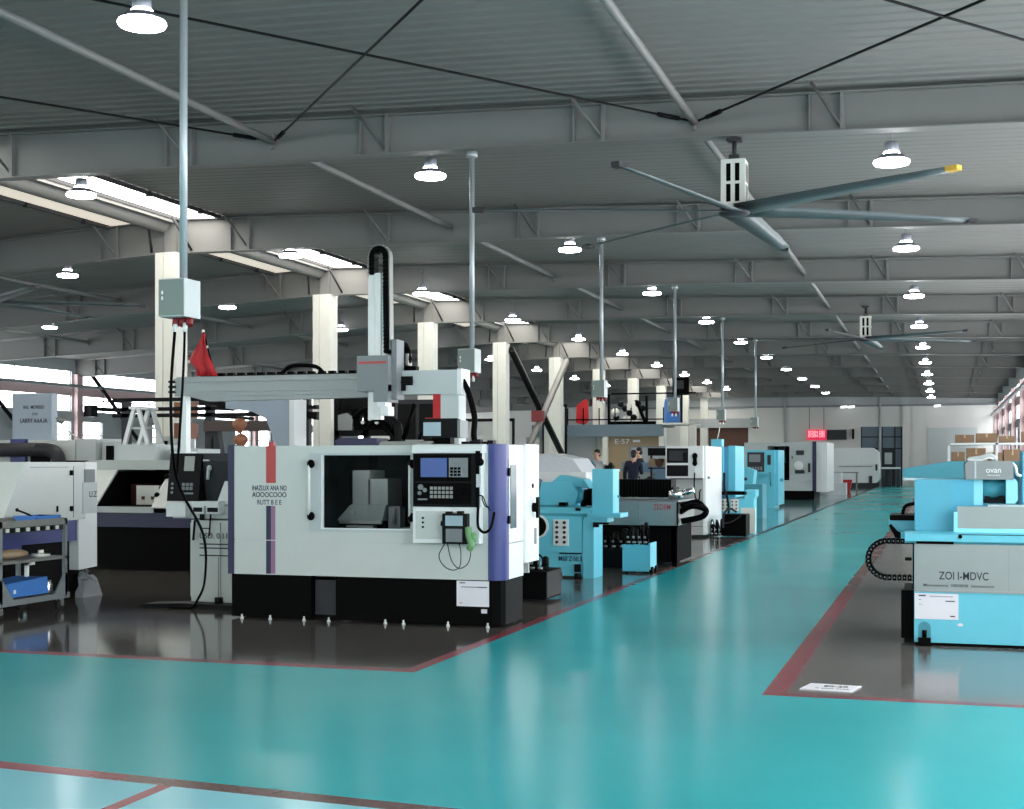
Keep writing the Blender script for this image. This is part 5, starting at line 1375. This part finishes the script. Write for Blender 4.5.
m = MB(); m.prism([(.21, 1.49), (.62, 1.49), (.62, 1.63), (.6, 1.66), (.23, 1.66), (.2, 1.63)], 'y', Yr + .4, 14.2); mh = part('wheel_head', m, 'motor_grey', rm, 'grey wheel head with white lettering', bev=.008)
m = MB(); m.box(.285, .3, Yr + .395, Yr + .4, 1.5, 1.655); part('seam', m, 'pale_grey', mh)
lettering('ovan', .075, (.45, Yr + .396, 1.575), 'front', 'white_paint', rm, width=.13)
lettering('ooooooo', .02, (.45, Yr + .396, 1.53), 'front', 'white_paint', rm, width=.11)
m = MB(); m.tube(curve([(.62, Yr + .6, 1.64), (.65, Yr + .6, 1.6), (.66, Yr + .6, 1.54), (.7, Yr + .6, 1.52)]), .014, 6); m.tube(curve([(.22, Yr + .7, 1.67), (.35, Yr + .7, 1.665), (.42, Yr + .7, 1.69), (.46, Yr + .7, 1.67)]), .012, 6); part('hose', m, 'white_paint', rm)
m = MB(); m.box(.72, 2.2, Yr + .8, 14.3, 1.02, 1.75); part('column', m, 'guard_teal', rm, bev=.015)
# levelling feet in arched recesses
for x in (-.15, .85):
    m = MB(); m.prism([(x - .055, .02)] + [(x - .055 * math.cos(t * PI / 10), .16 + .055 * math.sin(t * PI / 10)) for t in range(11)] + [(x + .055, .02)], 'y', Yr - .004, Yr + .01); ft = part('foot_recess', m, 'teal_dark', rm)
    m = MB(); m.box(x - .055, x + .055, Yr - .05, Yr + .04, 0, .075); m.cyl((x, Yr - .01, .075), (x, Yr - .01, .14), .02, 8); part('levelling_foot', m, 'black', ft)
m = MB(); m.box(-.235, .14, Yr - .006, Yr, .24, .47)
nt_ = solo('paper_notice', m, 'paper', 'white printed sheet stuck on the teal base of the right machine', 'notice', (-.03, Yr, .24))
m = MB(); m.box(-.2, -.14, Yr - .009, Yr - .006, .445, .455); m.box(.03, .11, Yr - .009, Yr - .006, .4, .408); m.box(.07, .11, Yr - .009, Yr - .006, .265, .275)
for k in range(9): m.box(-.1 + k * .022, -.085 + k * .022, Yr - .009, Yr - .006, .442, .447)
m.box(-.2, -.18, Yr - .009, Yr - .006, .41, .414); m.box(-.2, -.17, Yr - .009, Yr - .006, .37, .373)
part('print', m, 'ink', nt_)
solo('warning_sticker', MB().prism([(.135, .185), (.175, .185), (.18, .2), (.165, .212), (.15, .21), (.13, .198)], 'y', Yr - .005, Yr), 'paper', 'tiny white sticker below the sheet on the right machine', 'sticker', (.155, Yr, .185))
# side table with cable chain
m = MB(); m.prism([(-.48, 1.1), (-.24, 1.1), (-.24, .94), (-.33, .94), (-.48, 1.04)], 'y', 13.5, 14.1); m.box(-.36, -.24, 13.1, 14.2, .95, 1.01); sb_ = part('side_bracket', m, 'teal', rm, bev=.006)
m = MB(); m.box(-.47, -.24, 13.48, 14.12, 1.1, 1.15); m.prism([(-.48, 1.05), (-.42, .94), (-.3, .92), (-.3, .95), (-.4, 1.0), (-.46, 1.07)], 'y', 13.46, 13.5); m.tube(curve([(-.36, 13.7, 1.15), (-.34, 13.7, 1.22), (-.28, 13.7, 1.25), (-.2, 13.7, 1.25)]), .018, 6); part('bracket_cover', m, 'black', sb_)
m = MB(); cx, cz, rr = -.49, .745, .17
pts = [(-.25, cz + rr), (cx, cz + rr)] + [(cx - rr * math.sin(t * PI / 14), cz + rr * math.cos(t * PI / 14)) for t in range(1, 15)] + [(-.22, cz - rr)]
for (a, c), (b, d) in zip(pts, pts[1:]):
    L = math.hypot(b - a, d - c); n = max(1, round(L / .042)); ang = math.atan2(d - c, b - a)
    for i in range(n):
        t = (i + .5) / n
        m.xf = Matrix.Translation((a + (b - a) * t, 13.35, c + (d - c) * t)) @ Matrix.Rotation(-ang, 4, 'Y')
        m.mi = 0; m.box(-.018, .018, -.05, .05, -.026, .026)
        m.mi = 1; m.box(-.006, .006, -.052, -.05, -.008, .008)
m.xf = None
part('cable_chain', m, ['black', 'mid_grey'], rm, 'black looping cable chain')
m = MB(); m.box(-.34, -.25, 13.3, 14.0, .02, .47); m.box(-.36, -.24, 13.2, 13.3, .03, .47); part('side_tank', m, 'black', rm)
m = MB(); m.box(-.33, -.27, 13.38, 13.42, .73, .76); m.box(-.26, -.24, 13.38, 13.44, .4, .95); part('socket', m, 'charcoal', rm)

# machine behind it on the right
r2 = thing('teal_grinder', 'second teal grinder with long sloping cover behind the right machine', 'machine', (.8, 18.5, 0))
m = MB(); m.prism([(-.46, 1.46), (-.46, 1.57), (.1, 1.66), (2.4, 1.66), (2.4, 1.44), (-.2, 1.44)], 'y', 17.6, 18.8); part('cover', m, 'teal_dark', r2, bev=.006)
m = MB(); m.box(-.2, 2.4, 17.7, 19, .03, 1.0); part('base', m, 'teal', r2, bev=.015)
m = MB(); m.box(-.1, 2.4, 17.8, 18.9, 1.0, 1.45); part('splash_guard', m, 'guard_teal', r2)
m = MB(); m.box(-.45, -.2, 17.55, 17.7, 1.43, 1.455); part('lip', m, 'steel_pale', r2)
m = MB(); m.box(-.3, -.2, 17.9, 18.4, .6, 1.3); part('side_cover', m, 'pale_grey', r2)
m = MB(); m.box(1.05, 2.4, 17.2, 18.6, 1.0, 1.72); part('column', m, 'teal', r2, bev=.02)
m = MB(); m.tube(curve([(.3, 17.58, 1.68), (.45, 17.58, 1.7), (.55, 17.58, 1.73), (.62, 17.58, 1.68)]), .03, 6); part('fitting', m, 'pale_grey', r2)
m = MB(); m.box(.9, 1.05, 17.1, 17.3, 1.4, 1.62); m.prism([(1.0, 1.2), (1.2, 1.2), (1.3, 1.45), (1.05, 1.5)], 'y', 17.0, 17.2); part('hand_guard', m, 'blue', r2)

# storage shelf with cartons
sh = thing('storage_rack', 'pale storage rack loaded with brown cartons beyond the right machines', 'rack', (1.2, 40.5, 0))
for z in (.2, .85, 1.55, 2.12): part('shelf', MB().box(.15, 2.7, 40, 41, z, z + .058), 'pale_grey', sh)
for x in (.15, 1.4, 2.64):
    for y in (40, 40.94): part('post', MB().box(x, x + .06, y, y + .06, 0, 2.2), 'pale_grey', sh)
random.seed(3)
bxs = [(.35, .5, .22, 2.18), (.9, .55, .26, 2.18), (1.5, .4, .18, 2.18), (.25, .35, .32, 1.61), (.65, .5, .42, 1.61), (1.2, .38, .3, 1.61), (1.62, .45, .38, 1.61), (.3, .5, .45, .91), (.95, .5, .5, .91), (1.6, .5, .4, .91), (2.15, .4, .35, 1.61), (2.1, .4, .3, 2.18)]
spot = {2.18: 'top shelf', 1.61: 'upper middle shelf', .91: 'lower middle shelf'}
cnt = {}
for x, w, h, z in sorted(bxs, key=lambda b: (-b[3], b[0])):
    cnt[z] = cnt.get(z, 0) + 1
    bxo = solo('cardboard_box', MB().box(x, x + w, 40.15, 40.75, z, z + h), 'cardboard', 'brown carton on the %s of the storage rack, %s from the left' % (spot[z], ORD[cnt[z] - 1]), 'box', (x + w / 2, 40.45, z), 'cartons on the storage rack', bev=.006)
    part('tape', MB().box(x + w * .45, x + w * .55, 40.145, 40.755, z + h, z + h + .004).box(x + w * .45, x + w * .55, 40.143, 40.15, z + h * .6, z + h), 'tan', bxo)
# bright crates by the right wall
for i, (x, y, w, h, c) in enumerate(((2.05, 36, .5, 1.7, 'white_paint'), (2.6, 35.5, .5, 2.3, 'pink_steel'), (2.1, 34.2, .43, 1.5, 'cream_paint'))):
    b = thing('crate', ['white crate stack by the right wall', 'pinkish tall crate by the right wall', 'cream crate in front of the white stack at the right wall'][i], 'crate', (x + w / 2, y + .3, 0))
    part('body', MB().box(x, x + w, y, y + .6, .02, h), c, b, bev=.01)
    m = MB()
    for k in range(1, 4): m.box(x - .01, x + w + .01, y - .01, y + .61, h * k / 4 - .03, h * k / 4 + .03)
    part('slat', m, 'red_stripe' if i == 1 else 'pale_grey', b)

# printed floor sign
fs = solo('floor_sign', MB().prism([(-.985, 10.17), (-.62, 10.14), (-.56, 10.42), (-.93, 10.45)], 'z', .002, .008), 'paper', 'small white printed card lying on the grey floor near the red line corner', 'sign', (-.77, 10.3, 0))
lettering('E0-20', .1, (-.74, 10.33, .009), 'up', 'ink', fs, width=.17)
lettering('A oooo oooo', .03, (-.76, 10.23, .009), 'up', 'ink', fs, width=.24)
# ================================================================ PEOPLE
def skin_chain(name, chains, mname, parent, loc, sub=1):
    """one continuous skinned surface; chains share points by key"""
    pts = {}; order = []; edges = []; rad = []
    for ch in chains:
        prev = None
        for key, p, r in ch:
            if key not in pts:
                pts[key] = len(order); order.append(p); rad.append(r)
            i = pts[key]
            if prev is not None: edges.append((prev, i))
            prev = i
    me = bpy.data.meshes.new(name); me.from_pydata(order, edges, [])
    me.materials.append(MATS[mname])
    o = bpy.data.objects.new(name, me); COL.objects.link(o); o.parent = parent
    sk = o.modifiers.new('skin', 'SKIN'); sk.use_smooth_shade = True
    if not me.skin_vertices: me.skin_vertices.new()
    for i, v in enumerate(me.skin_vertices[0].data):
        r = rad[i]; v.radius = r if isinstance(r, tuple) else (r, r); v.use_root = (i == 0)
    sb = o.modifiers.new('sub', 'SUBSURF'); sb.levels = sub; sb.render_levels = sub
    return o
def person(label, loc, rot, top, legs, arm_pose, lean=0.0, h=1.74):
    r = thing('person', label, 'person', loc); r.rotation_euler = (0, 0, rot)
    k = h / 1.74
    def q(x, y, z): return (x * k, (y - lean * max(0, z - .9) ) * k, z * k)
    # facing -y; body, with head, face and hands
    P = {}
    body = [[('pel', q(0, 0, .95), (.14, .11)), ('wst', q(0, 0, 1.1), (.125, .095)), ('chs', q(0, 0, 1.3), (.16, .11)), ('nkb', q(0, 0, 1.44), (.07, .065)), ('nk', q(0, -.01, 1.5), (.055, .055)), ('jaw', q(0, -.03, 1.57), (.065, .075)), ('hd', q(0, -.02, 1.64), (.078, .095)), ('crn', q(0, -.01, 1.71), (.06, .07))],
            [('jaw', 0, 0), ('chin', q(0, -.085, 1.545), .022)], [('hd', 0, 0), ('nose', q(0, -.125, 1.615), .012)],
            [('hd', 0, 0), ('earl', q(.085, 0, 1.62), .018)], [('hd', 0, 0), ('earr', q(-.085, 0, 1.62), .018)]]
    jack = [[('hem', q(0, 0, .8), (.16, .13)), ('pel', q(0, 0, .93), (.17, .135)), ('wst', q(0, 0, 1.1), (.15, .115)), ('chs', q(0, 0, 1.3), (.185, .13)), ('nkb', q(0, 0, 1.45), (.088, .082))]]
    trou = [[('top', q(0, 0, 1.06), (.145, .11)), ('pel', q(0, 0, .95), (.155, .12))]]
    for s, pose in ((1, arm_pose[0]), (-1, arm_pose[1])):
        sh = q(s * .19, 0, 1.39); el = q(s * (.19 + pose[0][0]), pose[0][1], pose[0][2]); wr = q(s * (.19 + pose[1][0]), pose[1][1], pose[1][2])
        body.append([('chs', 0, 0), ('sh%d' % s, sh, .06), ('el%d' % s, el, .042), ('wr%d' % s, wr, .03)])
        jack.append([('chs', 0, 0), ('sh%d' % s, sh, .078), ('el%d' % s, el, .058), ('cf%d' % s, tuple(Vector(el).lerp(Vector(wr), .92)), .046)])
        d = (Vector(wr) - Vector(el)).normalized(); side = d.cross(Vector((0, 0, 1)));
        side = side.normalized() if side.length > .1 else Vector((1, 0, 0))
        palm = Vector(wr) + d * .06
        body.append([('wr%d' % s, 0, 0), ('pm%d' % s, tuple(palm), (.036, .018))])
        for f in range(4):
            b = palm + d * .035 + side * (f - 1.5) * .02
            L = (.06, .075, .07, .055)[f]
            body.append([('pm%d' % s, 0, 0), ('f%d%d' % (s, f), tuple(b), .009), ('g%d%d' % (s, f), tuple(b + d * L * .5 + Vector((0, 0, -.008))), .0085), ('h%d%d' % (s, f), tuple(b + d * L + Vector((0, 0, -.03))), .007)])
        body.append([('pm%d' % s, 0, 0), ('t0%d' % s, tuple(palm - d * .01 - side * .04), .011), ('t1%d' % s, tuple(palm + d * .03 - side * .06), .009)])
        body.append([('pel', 0, 0), ('hp%d' % s, q(s * .09, 0, .88), .085), ('kn%d' % s, q(s * .1, -.01, .48), .055), ('an%d' % s, q(s * .1, .02, .09), .038), ('to%d' % s, q(s * .11, -.15, .04), .036)])
        trou.append([('pel', 0, 0), ('hp%d' % s, q(s * .09, 0, .88), .1), ('kn%d' % s, q(s * .1, -.01, .48), .072), ('an%d' % s, q(s * .1, .02, .1), .062)])
    skin_chain('body', body, 'skin', r, loc)
    skin_chain('jacket', jack, top, r, loc)
    skin_chain('trousers', trou, legs, r, loc)
    m = MB(); c = q(0, .01, 1.675)
    m.ball(c, .098, 10, sx=.92, sy=1.02, sz=.95); m.ball((c[0], c[1] + .035, c[2] - .06), .075, 8)
    me = m.mesh('hair', 'hair', None); o = bpy.data.objects.new('hair', me); COL.objects.link(o); o.parent = r
    m = MB()
    for s in (1, -1): m.ball(q(s * .032, -.108, 1.648), .011, 6)
    o = bpy.data.objects.new('eyes', m.mesh('eyes', 'black', None)); COL.objects.link(o); o.parent = r
    m = MB()
    for s in (1, -1): m.prism([(s * .1 * k - .045, -.2 * k), (s * .1 * k + .045, -.2 * k), (s * .1 * k + .042, .07 * k), (s * .1 * k - .042, .07 * k)], 'z', 0, .075)
    o = bpy.data.objects.new('shoes', m.mesh('shoes', 'black', None)); COL.objects.link(o); o.parent = r
    return r
rest = ((.05, .02, 1.12), (.06, -.08, .9))
work = ((.05, .0, 1.12), (-.02, -.25, 1.12))
for i, (x0, x1, y0, y1, lab) in enumerate(((-9.6, -7.4, 36.55, 37.4, 'low wooden duckboard in front of the blue grey machine head'), (-8.9, -7.5, 39.2, 40.0, 'low wooden duckboard behind the blue grey machine head'))):
    pl_ = thing('duckboard', lab, 'platform', ((x0 + x1) / 2, (y0 + y1) / 2, 0))
    part('deck', MB().box(x0, x1, y0, y1, .2, .24), 'brown', pl_)
    for x in (x0 + .05, (x0 + x1) / 2, x1 - .15): part('bearer', MB().box(x, x + .1, y0, y1, 0, .2), 'brown', pl_)
person('person with black hair in a pale grey work shirt, standing behind the teal grinder', (-9.0, 36.9, .24), -.5, 'cloth_grey', 'cloth_navy', (work, work), .1)
person('person in a dark navy jacket and pale trousers seen from behind', (-8.05, 36.95, .24), PI, 'cloth_navy', 'cloth_pale', (rest, work), .12, h=1.72)
person('person in black clothes turned to the left beside the white cabinet', (-8.36, 39.6, .24), -PI / 2, 'cloth_black', 'cloth_black', (work, work), .12, h=1.82)
# ================================================================ WORLD, LIGHT, CAMERA
w = bpy.data.worlds.new('World'); S.world = w; w.use_nodes = True
bg = w.node_tree.nodes['Background']; bg.inputs[0].default_value = (.85, .92, 1, 1); bg.inputs[1].default_value = .6
cam = bpy.data.cameras.new('Camera'); co_ = bpy.data.objects.new('Camera', cam); COL.objects.link(co_)
F_PX, TH = 1380.0, math.atan((942 - 512) / 1380.0)
cam.sensor_width = 36; cam.lens = F_PX / 1024 * 36
cam.shift_y = (462 - 404.5) / 1024
cam.clip_end = 300
co_.location = (0, 0, 1.65); co_.rotation_euler = (PI / 2, 0, TH)
S.camera = co_
vs = S.view_settings
S.display_settings.display_device = 'sRGB'
vs.view_transform = 'Standard'; vs.look = 'None'; vs.gamma = 1; vs.use_curve_mapping = False
vs.exposure = -0.2
c = S.cycles
c.use_denoising = True
c.max_bounces = 8; c.diffuse_bounces = 5; c.glossy_bounces = 4; c.transparent_max_bounces = 8
c.sample_clamp_indirect = 6.0
c.caustics_reflective = False; c.caustics_refractive = False
